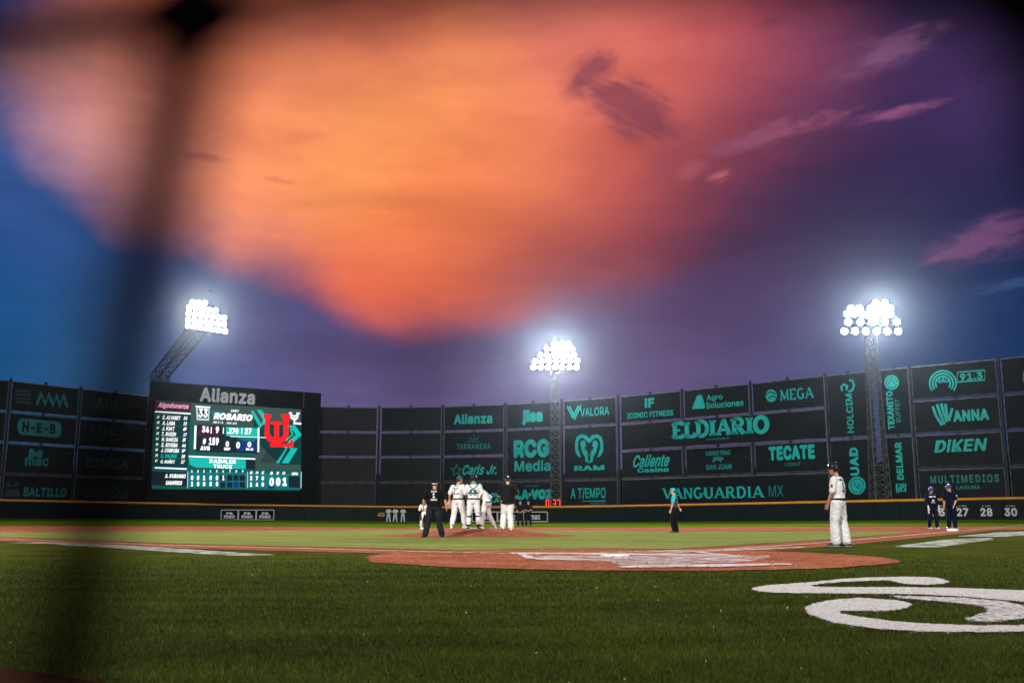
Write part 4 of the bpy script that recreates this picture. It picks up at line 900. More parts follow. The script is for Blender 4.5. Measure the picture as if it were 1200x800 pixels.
def mast(name, base, top, w0, w1, nb, m, rows, label, power, axis=Vector((1, 0, 0)), depth0=0):
    e = empty(name, base); e['o'] = tuple(base); tag(e, label, 'floodlight mast', 'floodlight masts round the field')
    lattice(Vector((0, 0, 0)), Vector(top)-Vector(base), w0, w1, nb, m, name, e, axis)
    T0 = Vector(top)-Vector(base)
    for (z, n, wdt, off) in rows:
        bm = bmesh.new(); add_bar(bm, T0+axis*(off-wdt/2)+Vector((0, 0, z)), T0+axis*(off+wdt/2)+Vector((0, 0, z)), .14); bmobj('crossarm', bm, m, e)
        for i in range(n): lamp(e, tuple(T0+axis*(off-wdt/2+wdt*i/(n-1))+Vector((0, 0, z+.1))+Vector((0, -.35, 0))), AIM)
    zt = max(r_[0] for r_ in rows)
    bm = bmesh.new()
    for sx in (-.6, .6): add_bar(bm, T0+axis*sx+Vector((0, .1, -.3)), T0+axis*(sx+rows[-1][3])+Vector((0, .1, zt+.2)), .12)
    bmobj('head_frame', bm, m, e)
    if power:
        flood(e, T0+axis*rows[0][3]+Vector((0, -1.3, zt/2)), power, (.93, .97, 1.0))
    return e
# right mast
RD = DEP(1033)-1.1; rb = at(1033, 600, RD); rt = at(1022.5, 392, RD)
M_mast = mat('mast_grey', (0.10, 0.10, 0.095), .6, metal=.2, noise_amt=.2, nscale=1)
mast('floodlight_mast', (rb.x, rb.y, 0), (rb.x, rb.y, rt.z), 1.75, .85, 20, M_mast, [(.2, 6, 5.5, 0), (1.15, 5, 5.0, .2), (1.95, 5, 2.3, .9), (2.0, 3, 1.5, -1.6), (2.6, 4, 2.0, 1.1), (2.55, 2, .9, -1.5), (3.15, 2, .9, 1.1)], 'slim steel floodlight mast before the right hand banners', 130000)
MD = DEP(651)-1.15; mb = at(651.5, 600, MD); mt_ = at(651, 434, MD)
mast('floodlight_mast', (mb.x, mb.y, 0), (mb.x, mb.y, mt_.z), 1.35, 1.05, 20, M_mast, [(.3, 7, 5.6, 0), (1.1, 7, 5.4, .2), (1.9, 6, 4.4, .3), (2.7, 5, 3.2, .6), (3.4, 3, 1.8, .9)], 'slim steel floodlight mast in the middle beside the red clock', 200000)
# left mast: upright stub, then two leaning trusses
lb = at(187, 600, 132); l1 = at(187.5, 440, 132); l2 = at(231, 386, 130)
e = empty('floodlight_mast', (lb.x, lb.y, 0)); e['o'] = tuple(e.location); tag(e, 'dark leaning twin truss floodlight mast behind the scoreboard', 'floodlight mast', 'floodlight masts round the field')
o0 = Vector(e.location); S_ = Vector((1, 0, 0))
for sx in (-.62, .62):
    lattice(Vector((sx, 0, 0)), l1-o0+S_*sx, 1.0, 1.0, 16, M_mast_dark, '', e, r=.08); lattice(l1-o0+S_*sx, l2-o0+S_*sx*1.05+Vector((0, 0, -sx*.7)), 1.0, .85, 7, M_mast_dark, '', e, r=.08)
pf = l2-o0
bm = bmesh.new(); 
for (x0, z0_, x1, z1_) in ((-1.6, 0, 3.9, -.6), (-1.4, 1.1, 3.7, .6), (-1.2, 2.2, 3.4, 1.6), (-1, 3.2, 1.2, 3.1)): add_bar(bm, pf+Vector((x0, 0, z0_)), pf+Vector((x1, 0, z1_)), .14)
bmobj('crossarm', bm, M_mast_dark, e)
for (x0, z0_, x1, z1_, n) in ((-1.1, .45, 3.8, -.3, 7), (-1.1, 1.25, 3.6, .65, 7), (-1.1, 2.1, 3.6, 1.5, 7), (-1.1, 2.9, 2.4, 2.5, 5), (-.7, 3.6, .9, 3.5, 3)):
    for i in range(n):
        t = i/(n-1); lamp(e, tuple(pf+Vector((x0+(x1-x0)*t, -.35, z0_+(z1_-z0_)*t))), AIM)
flood(e, pf+Vector((1, -1.3, 1.6)), 130000, (1, .98, .93))
# masts on the home side, behind the viewer
for sx, nm in ((-1, 'left'), (1, 'right')):
    bx = Vector((sx*34, -24, 0)); tp = bx+Vector((0, 0, 31))
    e = mast('floodlight_mast', tuple(bx), tuple(tp), 1.8, 1.0, 18, M_steel, [(.3, 6, 5.0, 0), (1.2, 6, 5.0, 0), (2.1, 6, 5.0, 0)], 'steel floodlight mast behind home plate on the %s side, lighting the infield' % nm, 0)
    for (tx_, ty_, cone, pw) in ((0, 26, 60, 60000), (sx*-14, 48, 50, 45000), (sx*10, 42, 50, 45000), (sx*-8, 128, 46, 120000)):
        lt = lamp_light('floodlight', 'SPOT', tp+Vector((0, .8, 1.2)), pw*(1.3 if sx < 0 else .7), target=(tx_, ty_, 0), cone=cone, blend=.75, radius=1.6)
        mw = lt.matrix_basis.copy(); lt.parent = e; lt.matrix_basis = Matrix.Translation(-Vector(e.location)) @ mw
# a bird over the left floodlights
bd = empty('bird', at(246, 341.5, 110)); tag(bd, 'tiny dark bird in the sky above the left floodlights', 'bird')
pydata('body', [(-.25, 0, 0), (0, .05, .05), (.3, 0, .02), (0, -.05, .05), (0, 0, -.05)], [(0, 1, 4), (1, 2, 4), (2, 3, 4), (3, 0, 4), (0, 3, 1), (3, 2, 1)], M_cord, bd)
pydata('wing', [(-.06, 0, .03), (.08, 0, .03), (.2, -.3, .2), (.1, -.5, .12), (-.02, -.25, .17)], [(0, 1, 2, 4), (4, 2, 3)], M_cord, bd); pydata('wing', [(-.06, 0, .03), (.08, 0, .03), (.2, .3, .2), (.1, .5, .12), (-.02, .25, .17)], [(4, 2, 1, 0), (3, 2, 4)], M_cord, bd)

# ------------------------------------------------------------------ people
def ring_pts(c, ax, ay, n): return [c+ax*math.cos(2*math.pi*i/n)+ay*math.sin(2*math.pi*i/n) for i in range(n)]
def loft(bm, secs, n=14):
    """secs: list of (centre, half-axis x vector, half-axis y vector)"""
    rs = [[bm.verts.new(p) for p in ring_pts(Vector(c), Vector(ax), Vector(ay), n)] for c, ax, ay in secs]
    for a, b in zip(rs, rs[1:]):
        for i in range(n): bm.faces.new((a[i], a[(i+1) % n], b[(i+1) % n], b[i]))
    bm.faces.new(rs[0][::-1]); bm.faces.new(rs[-1])
def limb(bm, pts, rad, n=12, fx=1.0, up=None):
    """rounded tapered tube through points"""
    P = [Vector(p) for p in pts]; secs = []
    for i, p in enumerate(P):
        d = (P[min(i+1, len(P)-1)]-P[max(i-1, 0)]).normalized(); a = d.orthogonal().normalized()
        if up is not None: a = (Vector(up)-d*Vector(up).dot(d)).normalized()
        b = d.cross(a); r = rad[i]
        if i == 0: secs += [(p-d*r*.85, a*r*.45, b*r*.45*fx), (p-d*r*.5, a*r*.85, b*r*.85*fx)]
        secs.append((p, a*r, b*r*fx))
        if i == len(P)-1: secs += [(p+d*r*.5, a*r*.85, b*r*.85*fx), (p+d*r*.85, a*r*.45, b*r*.45*fx)]
    loft(bm, secs, n)
def finish(bm, voxel, smooth=4, wr=0.0, seed=0):
    bmesh.ops.recalc_face_normals(bm, faces=bm.faces[:])
    me = bpy.data.meshes.new('tmp'); bm.to_mesh(me); bm.free(); o = bpy.data.objects.new('tmp', me); COL.objects.link(o)
    m = o.modifiers.new('r', 'REMESH'); m.mode = 'VOXEL'; m.voxel_size = voxel; m.use_smooth_shade = True
    s = o.modifiers.new('s', 'SMOOTH'); s.factor = .5; s.iterations = smooth
    bpy.context.view_layer.update(); dg = bpy.context.evaluated_depsgraph_get(); out = bpy.data.meshes.new_from_object(o.evaluated_get(dg))
    bpy.data.objects.remove(o); bpy.data.meshes.remove(me)
    if wr:
        n = len(out.vertices); co_ = np.empty(n*3); out.vertices.foreach_get('co', co_); co_ = co_.reshape(-1, 3); nn = np.empty(n*3); out.vertices.foreach_get('normal', nn); nn = nn.reshape(-1, 3)
        for i in range(n):
            x, y, z = co_[i]; k = noise.noise(Vector((x*8+seed, y*8, z*11+x*9)))*.7+.6*noise.noise(Vector((x*14+z*16, y*20+seed, z*30-x*14))); co_[i] += nn[i]*wr*(k-.2*abs(k))
        out.vertices.foreach_set('co', co_.reshape(-1)); out.update()
    out.polygons.foreach_set('use_smooth', [True]*len(out.polygons)); return out
def hand(bm, w, d, palm_n, s=1.0, curl=.5):
    """w wrist, d direction, palm_n palm facing"""
    d = d.normalized(); n_ = (palm_n-d*palm_n.dot(d)).normalized(); a = d.cross(n_)
    loft(bm, [(w-d*.02*s, a*.026*s, n_*.018*s), (w+d*.03*s, a*.036*s, n_*.016*s), (w+d*.085*s, a*.042*s, n_*.013*s), (w+d*.10*s, a*.036*s, n_*.010*s)], 12)
    for i, (o_, ln) in enumerate(((-.032, .068), (-.011, .078), (.011, .074), (.031, .058))):
        b0 = w+d*.085*s+a*o_*s; b1 = b0+(d+n_*curl*.35+a*o_*3).normalized()*ln*.5*s; b2 = b1+(d+n_*curl*1.3).normalized()*ln*.5*s
        limb(bm, [b0, b1, b2], [.0095*s, .009*s, .0075*s], 8)
    t0 = w+d*.03*s-a*.03*s; t1 = t0+(d*.7-a*.8+n_*.3).normalized()*.04*s; t2 = t1+(d*.9-a*.1+n_*.4).normalized()*.035*s
    limb(bm, [t0, t1, t2], [.013*s, .011*s, .009*s], 8)
def person(label, pos, H, yaw, J, look, voxel=.011, group='people on the field'):
    """J: joint overrides in a frame facing +y, 1.8 m tall; look: clothes"""
    e = empty('person', pos, yaw); e.scale = (H/1.8,)*3; tag(e, label, 'person', group)
    V_ = lambda *a: Vector(a)
    j = dict(hip=V_(0, 0, .95), waist=V_(0, 0, 1.10), chest=V_(0, .0, 1.32), neck=V_(0, 0, 1.50), head=V_(0, .03, 1.66), hf=V_(0, 1, 0), tw=0.0,
             sl=V_(-.19, 0, 1.44), sr=V_(.19, 0, 1.44), el=V_(-.25, -.02, 1.16), er=V_(.25, -.02, 1.16), wl=V_(-.27, .06, .92), wr=V_(.27, .06, .92),
             hl=V_(-.095, 0, .92), hr=V_(.095, 0, .92), kl=V_(-.12, .02, .50), kr=V_(.12, .02, .50), al=V_(-.13, -.02, .09), ar=V_(.13, -.02, .09),
             tl=V_(-.17, .2, 0), tr=V_(.17, .2, 0), hdl=None, hdr=None, pnl=V_(1, 0, 0), pnr=V_(-1, 0, 0))
    for k, v in J.items(): j[k] = v if isinstance(v, (float, int)) else Vector(v)
    fat = look.get('fat', 1.0); X = Vector((1, 0, 0)); Y = Vector((0, 1, 0))
    sh = (j['sr']-j['sl']).normalized(); hp_ = (j['hr']-j['hl']).normalized(); up = (j['neck']-j['hip']).normalized()
    fwc = up.cross(sh).normalized()*-1 if up.cross(sh).y < 0 else up.cross(sh).normalized(); fwh = Vector((-hp_.y, hp_.x, 0))
    def torso(bm, g, lo=0.0, hem=None):
        secs = []
        if hem is not None: secs.append((j['hip']+(j['hip']-j['waist']).normalized()*hem, hp_*(.165+g)*fat, fwh*(.125+g)*fat))
        secs += [(j['hip'], hp_*(.165+g)*fat, fwh*(.122+g)*fat), (j['waist'], (hp_+sh).normalized()*(.148+g)*fat, fwc*(.112+g)*fat),
                 (j['chest'], sh*(.178+g)*max(1, fat*.96), fwc*(.125+g)*fat), (j['chest'].lerp(j['neck'], .5), sh*(.175+g), fwc*(.108+g)), (j['neck']-up*.03, sh*(.10+g), fwc*(.07+g)), (j['neck']+up*.0, sh*(.06+g*.6), fwc*(.058+g*.6))]
        loft(bm, secs, 18)
    def legs(bm, g, to_ankle=1.0, flare=0.0):
        for s in 'lr':
            h, k, a = j['h'+s], j['k'+s], j['a'+s]; a2 = k.lerp(a, to_ankle)
            limb(bm, [h+Vector((0, 0, .02)), h.lerp(k, .45), k, k.lerp(a2, .4), a2], [.092*fat+g, .08*fat+g, .058+g+flare*.3, .056+g+flare*.6, .04+g+flare], 14)
    # body: one surface
    bm = bmesh.new(); torso(bm, 0); legs(bm, 0)
    for s in 'lr':
        S, E, W = j['s'+s], j['e'+s], j['w'+s]
        limb(bm, [S, S.lerp(E, .5), E, E.lerp(W, .35), W], [.056, .050, .040, .039, .026], 12)
        hd = j['hd'+s] if j['hd'+s] is not None else (W-E); hand(bm, W, hd.normalized(), j['pn'+s], 1.0, look.get('curl', .6))
    hf = j['hf'].normalized(); hc = j['head']; hs = Vector((hf.y, -hf.x, 0)).normalized(); hu = hs.cross(hf).normalized()
    limb(bm, [j['neck']-up*.05, j['neck']+up*.02, hc-hu*.05-hf*.01], [.062, .056, .055], 12)
    loft(bm, [(hc-hu*.125+hf*.045, hs*.03, hf*.03), (hc-hu*.105+hf*.03, hs*.052, hf*.062), (hc-hu*.05+hf*.012, hs*.069, hf*.084), (hc, hs*.076, hf*.095), (hc+hu*.05, hs*.077, hf*.098), (hc+hu*.09, hs*.064, hf*.083), (hc+hu*.118, hs*.03, hf*.045)], 16)
    limb(bm, [hc+hf*.085+hu*.012, hc+hf*.112-hu*.018], [.009, .015], 8)                       # nose
    limb(bm, [hc+hf*.083-hs*.022-hu*.055, hc+hf*.083+hs*.022-hu*.055], [.009, .009], 8)        # lips
    for q in (-1, 1): limb(bm, [hc+hs*q*.078-hu*.02, hc+hs*q*.082+hu*.018-hf*.008], [.012, .016], 8)  # ears
    sk_ = look.get('skin', M_skin); link('body', finish(bm, voxel, 2), sk_, e)
    for q in (-1, 1):
        bm = bmesh.new(); bmesh.ops.create_uvsphere(bm, u_segments=8, v_segments=6, radius=.011, matrix=Matrix.Translation(hc+hf*.087+hs*q*.03+hu*.016)); bmobj('eye', bm, M_hair, e)
    # trousers
    bm = bmesh.new(); loft(bm, [(j['hip']-Vector((0, 0, .10)), hp_*.15*fat, fwh*.12*fat), (j['hip'], hp_*.185*fat, fwh*.145*fat), (j['hip'].lerp(j['waist'], .5), hp_*.168*fat, fwh*.133*fat)], 18)
    legs(bm, look.get('tg', .016), look.get('tlen', .96), look.get('flare', .012)); link('trousers', finish(bm, voxel*1.1, 4, look.get('wr', .012), 3), look['trousers'], e)
    # shirt
    bm = bmesh.new(); torso(bm, .022, hem=look.get('hem', None)); sl = look.get('sleeve', .8)
    for s in 'lr':
        S, E, W = j['s'+s], j['e'+s], j['w'+s]
        if sl <= 1: limb(bm, [S, S.lerp(E, .4), S.lerp(E, sl)], [.078, .076, .072], 12)
        else: limb(bm, [S, S.lerp(E, .5), E, E.lerp(W, sl-1)], [.078, .068, .058, .046], 12)
    shirt = link('shirt', finish(bm, voxel*1.1, 3, look.get('wr', .012)*.7, 9), look['shirt'], e)
    if 'sleevecol' in look or 'undersleeve' in look:
        for s in 'lr':
            S, E, W = j['s'+s], j['e'+s], j['w'+s]; bm = bmesh.new()
            if 'undersleeve' in look: limb(bm, [S.lerp(E, .7), E, E.lerp(W, .9)], [.05, .046, .036], 12)
            else: limb(bm, [S+(S-E)*.05, S.lerp(E, .45), S.lerp(E, sl+.03)], [.086, .083, .079], 12)
            link('sleeve', finish(bm, voxel*1.1, 2), look.get('undersleeve', look.get('sleevecol')), e)
    if look.get('belt', True):
        bm = bmesh.new(); c = j['hip'].lerp(j['waist'], .42); loft(bm, [(c-up*.02, hp_*.196*fat, fwh*.162*fat), (c+up*.02, hp_*.194*fat, fwh*.160*fat)], 24); bmobj('belt', bm, look.get('beltm', M_blackcloth), e, smooth=False)
    # shoes
    for s in 'lr':
        a = j['a'+s]; t = j['t'+s]; d = Vector((t.x-a.x, t.y-a.y, 0)); d.normalize(); sd = Vector((d.y, -d.x, 0)); g0 = Vector((a.x, a.y, a.z-.09)); zt = max(0, t.z); Zv = Vector((0, 0, 1)); bm = bmesh.new()
        f = lambda y_, z_: g0+d*y_+Zv*(z_+zt*max(0, y_)/.2)
        loft(bm, [(f(-.085, .04), sd*.025, Zv*.03), (f(-.07, .045), sd*.038, Zv*.045), (f(0, .055), sd*.042, Zv*.055), (f(.08, .042), sd*.047, Zv*.042), (f(.15, .032), sd*.046, Zv*.031), (f(.19, .026), sd*.03, Zv*.022)], 12)
        limb(bm, [a+Zv*.01, a+Zv*.05], [.05, .046], 10)
        sho = link('shoe', finish(bm, voxel, 2), look.get('shoes', M_shoe_b), e)
        bm = bmesh.new(); loft(bm, [(f(-.085, .008), sd*.02, Zv*.008), (f(0, .008), sd*.044, Zv*.009), (f(.12, .008), sd*.05, Zv*.009), (f(.195, .012), sd*.025, Zv*.008)], 10); bmobj('sole', bm, look.get('sole', M_shoe_b), sho)
        if 'socks' in look:
            k = j['k'+s]; bm = bmesh.new(); limb(bm, [k.lerp(a, look.get('sock0', .6)), k.lerp(a, .97)], [.062, .046], 12); link('sock', finish(bm, voxel, 2), look['socks'], e)
    # hair, cap or helmet
    bm = bmesh.new(); loft(bm, [(hc-hu*.055-hf*.045, hs*.055, hf*.035), (hc-hu*.02-hf*.03, hs*.079, hf*.068), (hc+hu*.04-hf*.012, hs*.083, hf*.09), (hc+hu*.1, hs*.066, hf*.082), (hc+hu*.126, hs*.03, hf*.04)], 14); link('hair', finish(bm, voxel, 2), M_hair, e)
    hk = look.get('hat', 'cap'); hm = look.get('hatm', M_blackcloth)
    if hk in ('cap', 'helmet'):
        bm = bmesh.new(); g = .012 if hk == 'cap' else .026
        secs = [(hc+hu*(.03 if hk == 'cap' else .0), hs*(.082+g), hf*(.10+g)), (hc+hu*.07, hs*(.081+g), hf*(.10+g)), (hc+hu*.115, hs*(.066+g), hf*(.082+g)), (hc+hu*(.14+g*.6), hs*(.035+g*.4), hf*(.045+g*.4))]
        loft(bm, secs, 16)
        if hk == 'helmet':
            for q in look.get('flaps', (-1, 1)): loft(bm, [(hc+hs*q*.09+hu*.03-hf*.02, hs*.014, hf*.06), (hc+hs*q*.09-hu*.045-hf*.02, hs*.013, hf*.045), (hc+hs*q*.086-hu*.065-hf*.02, hs*.01, hf*.03)], 10)
            loft(bm, [(hc-hf*.075+hu*.03, hs*.07, hf*.04), (hc-hf*.08-hu*.04, hs*.06, hf*.03)], 10)
        hat = link(hk, finish(bm, voxel*.8, 3), hm, e)
        bm = bmesh.new(); b0 = hc+hf*(.085)+hu*.035
        bd_ = look.get('bill', 1); loft(bm, [(b0, hs*.075, hu*.008), (b0+hf*.04*bd_, hs*.07, hu*.007), (b0+hf*.075*bd_-hu*.01, hs*.045, hu*.005)], 14); bmobj('bill', bm, look.get('billm', hm), hat, smooth=True)
    e['_shirt'] = 0
    return e, j, shirt, dict(sh=sh, up=up, fwc=fwc, hp=hp_, fwh=fwh, hc=hc, hf=hf, hs=hs, hu=hu)
def decal(e, shirt, tris, c, right, upv, toward, w, h, m, name='number', lift=.007):
    """lay flat print on cloth"""
    me = shirt.data; bv = BVHTree.FromPolygons([v.co.copy() for v in me.vertices], [tuple(p.vertices) for p in me.polygons])
    vs, fs = tris; out = []
    for x, y, z in vs:
        p = c+right*x*w+upv*y*h+toward*.5; hit = bv.ray_cast(p, -toward)
        out.append((hit[0] if hit[0] is not None else c+right*x*w+upv*y*h)+toward*lift)
    pydata(name, out, fs, m, e)
def cleanup(e):
    if '_shirt' in e: del e['_shirt']
# 1 batter / runner near right
gp = ground(985, 640)
e, j, s, fx = person('stocky player in white uniform and black helmet standing beside the dirt circle', gp, 1.83, R(54),
    dict(al=(-.10, .06, .09), ar=(.12, -.10, .09), kl=(-.10, .07, .50), kr=(.12, -.04, .50), tl=(-.16, .28, 0), tr=(.15, .12, 0), el=(-.25, .04, 1.15), wl=(-.20, .16, .90), er=(.26, -.03, 1.15), wr=(.22, .10, .90), head=(0, .05, 1.665), hf=(-.35, 1, -.02)),
    dict(trousers=M_uni, shirt=M_uni, fat=1.12, hat='helmet', hatm=M_helmet, shoes=M_shoe_b, sole=M_shoe_w, skin=M_skin2, sleeve=.85, tg=.03, flare=.03, wr=.018), .009)
decal(e, s, T('13', .03), Vector((0, -.15, 1.27)), fx['sh'], Vector((0, 0, 1)), Vector((0, -1, 0)), .20, .22, M_tealdark)
decal(e, s, T('MORENO', .05), Vector((0, -.15, 1.43)), fx['sh'], Vector((0, 0, 1)), Vector((0, -1, 0)), .24, .045, M_tealdark, 'name_lettering')
decal(e, s, T('S', .1), Vector((-.28, .02, 1.30)), Vector((0, -1, 0)), Vector((0, 0, 1)), Vector((-1, 0, 0)), .05, .07, M_tealdark, 'sleeve_patch')
bm = bmesh.new(); limb(bm, [j['wr']+Vector((0, .0, -.01)), j['wr']+Vector((0, .03, -.10)), j['wr']+Vector((-.01, .05, -.16))], [.032, .046, .038], 12, .6); link('batting_glove', finish(bm, .009, 2), M_shoe_w, e); cleanup(e)
# 2 umpire
gp = ground(508.5, 630); gp = Vector((gp.x, gp.y, .0))
e, j, s, fx = person('umpire in black short sleeves seen from behind, legs apart', gp, 1.80, R(-3),
    dict(sl=(-.21, 0, 1.44), sr=(.21, 0, 1.44), el=(-.33, -.02, 1.19), er=(.33, .0, 1.19), wl=(-.36, .10, .97), wr=(.37, .04, .95), kl=(-.20, .03, .50), kr=(.15, .03, .50), al=(-.27, -.02, .09), ar=(.25, .04, .09), tl=(-.42, .12, 0), tr=(.33, .24, 0), hl=(-.11, 0, .92), hr=(.11, 0, .92)),
    dict(trousers=M_charcoal, shirt=M_blackcloth, fat=1.2, skin=M_skin, hat='cap', hatm=M_blackcloth, sleeve=.85, tg=.026, flare=.03, wr=.014), .010)
decal(e, s, T('1', .08), Vector((0, -.15, 1.30)), fx['sh'], Vector((0, 0, 1)), Vector((0, -1, 0)), .07, .15, M_white); decal(e, s, T('UMPIRE', .05), Vector((0, -.15, 1.17)), fx['sh'], Vector((0, 0, 1)), Vector((0, -1, 0)), .20, .055, M_white, 'lettering'); decal(e, s, T('LIGA', .05), Vector((0, -.15, 1.43)), fx['sh'], Vector((0, 0, 1)), Vector((0, -1, 0)), .18, .05, M_white, 'lettering')
bm = bmesh.new(); loft(bm, [(fx['hc']+fx['hu']*.0, fx['hs']*.088, fx['hf']*.104), (fx['hc']+fx['hu']*.02, fx['hs']*.088, fx['hf']*.104)], 20); bmobj('mask_strap', bm, M_white, e); 
bm = bmesh.new(); add_box(bm, (.20, -.05, .93), (.09, .12, .16)); bmesh.ops.bevel(bm, geom=bm.edges[:], offset=.02, segments=2, affect='EDGES'); bmobj('ball_bag', bm, M_blackcloth, e); cleanup(e)
# 3 infielder bending at second base
gp = ground(497.5, 619.6)
e, j, s, fx = person('infielder in white bending with hands on knees beyond the umpire', Vector((gp.x, gp.y, gp.z+.05)), 1.78, R(178),
    dict(hip=(0, -.12, .86), waist=(0, -.03, .98), chest=(0, .14, 1.13), neck=(0, .27, 1.25), head=(0, .37, 1.36), sl=(-.2, .22, 1.2), sr=(.2, .22, 1.2), el=(-.28, .2, .93), er=(.28, .2, .93), wl=(-.2, .2, .68), wr=(.2, .2, .68), hl=(-.1, -.12, .84), hr=(.1, -.12, .84), kl=(-.17, .12, .5), kr=(.17, .12, .5), al=(-.2, -.02, .09), ar=(.2, -.02, .09)),
    dict(trousers=M_uni, shirt=M_uni, hat='cap', hatm=M_tealdark, skin=M_skin2, undersleeve=M_blackcloth), .014)
bm = bmesh.new(); limb(bm, [j['wr'], j['wr']+Vector((0, .06, -.14)), j['wr']+Vector((0, .06, -.2))], [.05, .1, .07], 12, .5); link('glove', finish(bm, .014, 2), M_leather_d, e); cleanup(e)
# 4 pitcher on mound
def mpos(px, Y): p_ = at(px, 620, Y); return Vector((p_.x, p_.y, mound_z(p_.x, p_.y)))
e, j, s, fx = person('pitcher in white on the mound with glove hanging at his left', mpos(536.5, 34.5), 1.80, R(-28),
    dict(sl=(-.21, 0, 1.43), el=(-.33, -.03, 1.18), wl=(-.34, .0, .96), wr=(.20, .30, 1.08), er=(.28, .06, 1.14), kl=(-.17, .02, .5), kr=(.17, .08, .5), al=(-.22, -.05, .09), ar=(.24, .04, .09), tl=(-.30, .15, 0), tr=(.40, .22, 0), hf=(.5, 1, .0), head=(.02, .05, 1.65)),
    dict(trousers=M_uni, shirt=M_uni, fat=1.08, hat='cap', hatm=M_tealdark, shoes=M_shoe_w, skin=M_skin2, sleeve=.9, tg=.03, flare=.014, wr=.016, tlen=.75, socks=M_blackcloth), .010)
decal(e, s, T('21', .025), Vector((0, -.15, 1.28)), fx['sh'], Vector((0, 0, 1)), Vector((0, -1, 0)), .22, .24, M_tealdark); decal(e, s, T('LOPEZ', .05), Vector((0, -.15, 1.45)), fx['sh'], Vector((0, 0, 1)), Vector((0, -1, 0)), .22, .04, M_tealdark, 'name_lettering')
bm = bmesh.new(); w_ = j['wl']; limb(bm, [w_+Vector((0, 0, -.0)), w_+Vector((-.01, .01, -.12)), w_+Vector((-.01, .02, -.2))], [.05, .12, .085], 14, .55)
for k in range(4): limb(bm, [w_+Vector((-.07+.045*k, .01, -.16)), w_+Vector((-.09+.055*k, .03, -.27))], [.026, .022], 8)
link('glove', finish(bm, .01, 2), M_leather, e); cleanup(e)
# 5 catcher
e, j, s, fx = person('catcher in white with mask, teal back straps and shin guards', mpos(554.5, 34.0), 1.80, R(-4),
    dict(sl=(-.21, 0, 1.43), sr=(.21, 0, 1.43), el=(-.30, .05, 1.18), er=(.30, .05, 1.18), wl=(-.25, .26, 1.06), wr=(.22, .28, 1.05), kl=(-.15, .03, .5), kr=(.15, .03, .5), al=(-.16, 0, .09), ar=(.19, 0, .09), tl=(-.22, .2, 0), tr=(.26, .2, 0)),
    dict(trousers=M_uni, shirt=M_uni, fat=1.12, hat='helmet', hatm=M_helmet, shoes=M_shoe_b, sole=M_shoe_w, skin=M_skin2, sleeve=.9, tg=.022, wr=.014), .010)
decal(e, s, T('35', .025), Vector((0, -.15, 1.22)), fx['sh'], Vector((0, 0, 1)), Vector((0, -1, 0)), .24, .2, M_tealdark)
def strapq(a, b, w=.035):
    vs, fs = [], []; n = 10; pl_ = [(a[0]+(b[0]-a[0])*i/n, a[1]+(b[1]-a[1])*i/n) for i in range(n+1)]; stroke_quads(pl_, w, vs, fs); return vs, fs
for a, b in (((-.15, .13), (.14, -.10)), ((.15, .13), (-.14, -.10)), ((-.17, -.12), (.17, -.12))): decal(e, s, strapq(a, b), Vector((0, -.15, 1.32)), fx['sh'], Vector((0, 0, 1)), Vector((0, -1, 0)), 1, 1, M_tealdark, 'strap', .013)
bm = bmesh.new(); limb(bm, [(-.09, .02, 1.52), (0, -.07, 1.53), (.09, .02, 1.52)], [.03, .035, .03], 10); link('neck_guard', finish(bm, .012, 2), M_tealcloth, e)
for q, s_ in ((-1, 'l'), (1, 'r')):
    k, a = j['k'+s_], j['a'+s_]
    for t in (-.10, .18, .9):
        c = k.lerp(a, t); bm = bmesh.new(); loft(bm, [(c-Vector((0, 0, .03)), X_ := Vector((.085, 0, 0)), Vector((0, .085, 0))), (c+Vector((0, 0, .03)), Vector((.087, 0, 0)), Vector((0, .087, 0)))], 14); bmobj('guard_strap', bm, M_blackcloth, e)
    bm = bmesh.new(); limb(bm, [k+Vector((0, .06, .1)), k+Vector((0, .08, 0)), k.lerp(a, .5)+Vector((0, .07, 0)), a+Vector((0, .05, .04))], [.06, .075, .062, .05], 12, .6, up=(1, 0, 0)); link('shin_guard', finish(bm, .012, 2), M_helmet, e)
bm = bmesh.new(); loft(bm, [(Vector((0, .10, 1.05)), Vector((.14, 0, 0)), Vector((0, .06, 0))), (Vector((0, .12, 1.25)), Vector((.18, 0, 0)), Vector((0, .07, 0))), (Vector((0, .09, 1.45)), Vector((.16, 0, 0)), Vector((0, .06, 0)))], 14); bmobj('chest_protector', bm, M_tealdark, e, smooth=True)
hc, hf, hs, hu = fx['hc'], fx['hf'], fx['hs'], fx['hu']; bm = bmesh.new()
for k in range(5): add_bar(bm, hc+hf*.15-hs*.06-hu*(.08-.035*k), hc+hf*.15+hs*.06-hu*(.08-.035*k), .012)
for q in (-.06, 0, .06): add_bar(bm, hc+hf*.15+hs*q-hu*.09, hc+hf*.15+hs*q+hu*.07, .012)
for q in (-1, 1): add_bar(bm, hc+hf*.15+hs*q*.06, hc+hf*.03+hs*q*.10, .014)
bmobj('face_mask', bm, M_dark_steel, e)
bm = bmesh.new(); w_ = j['wl']; limb(bm, [w_, w_+Vector((.02, .10, .02)), w_+Vector((.03, .18, .03))], [.05, .12, .10], 14, .5); link('mitt', finish(bm, .011, 2), M_leather_d, e); cleanup(e)
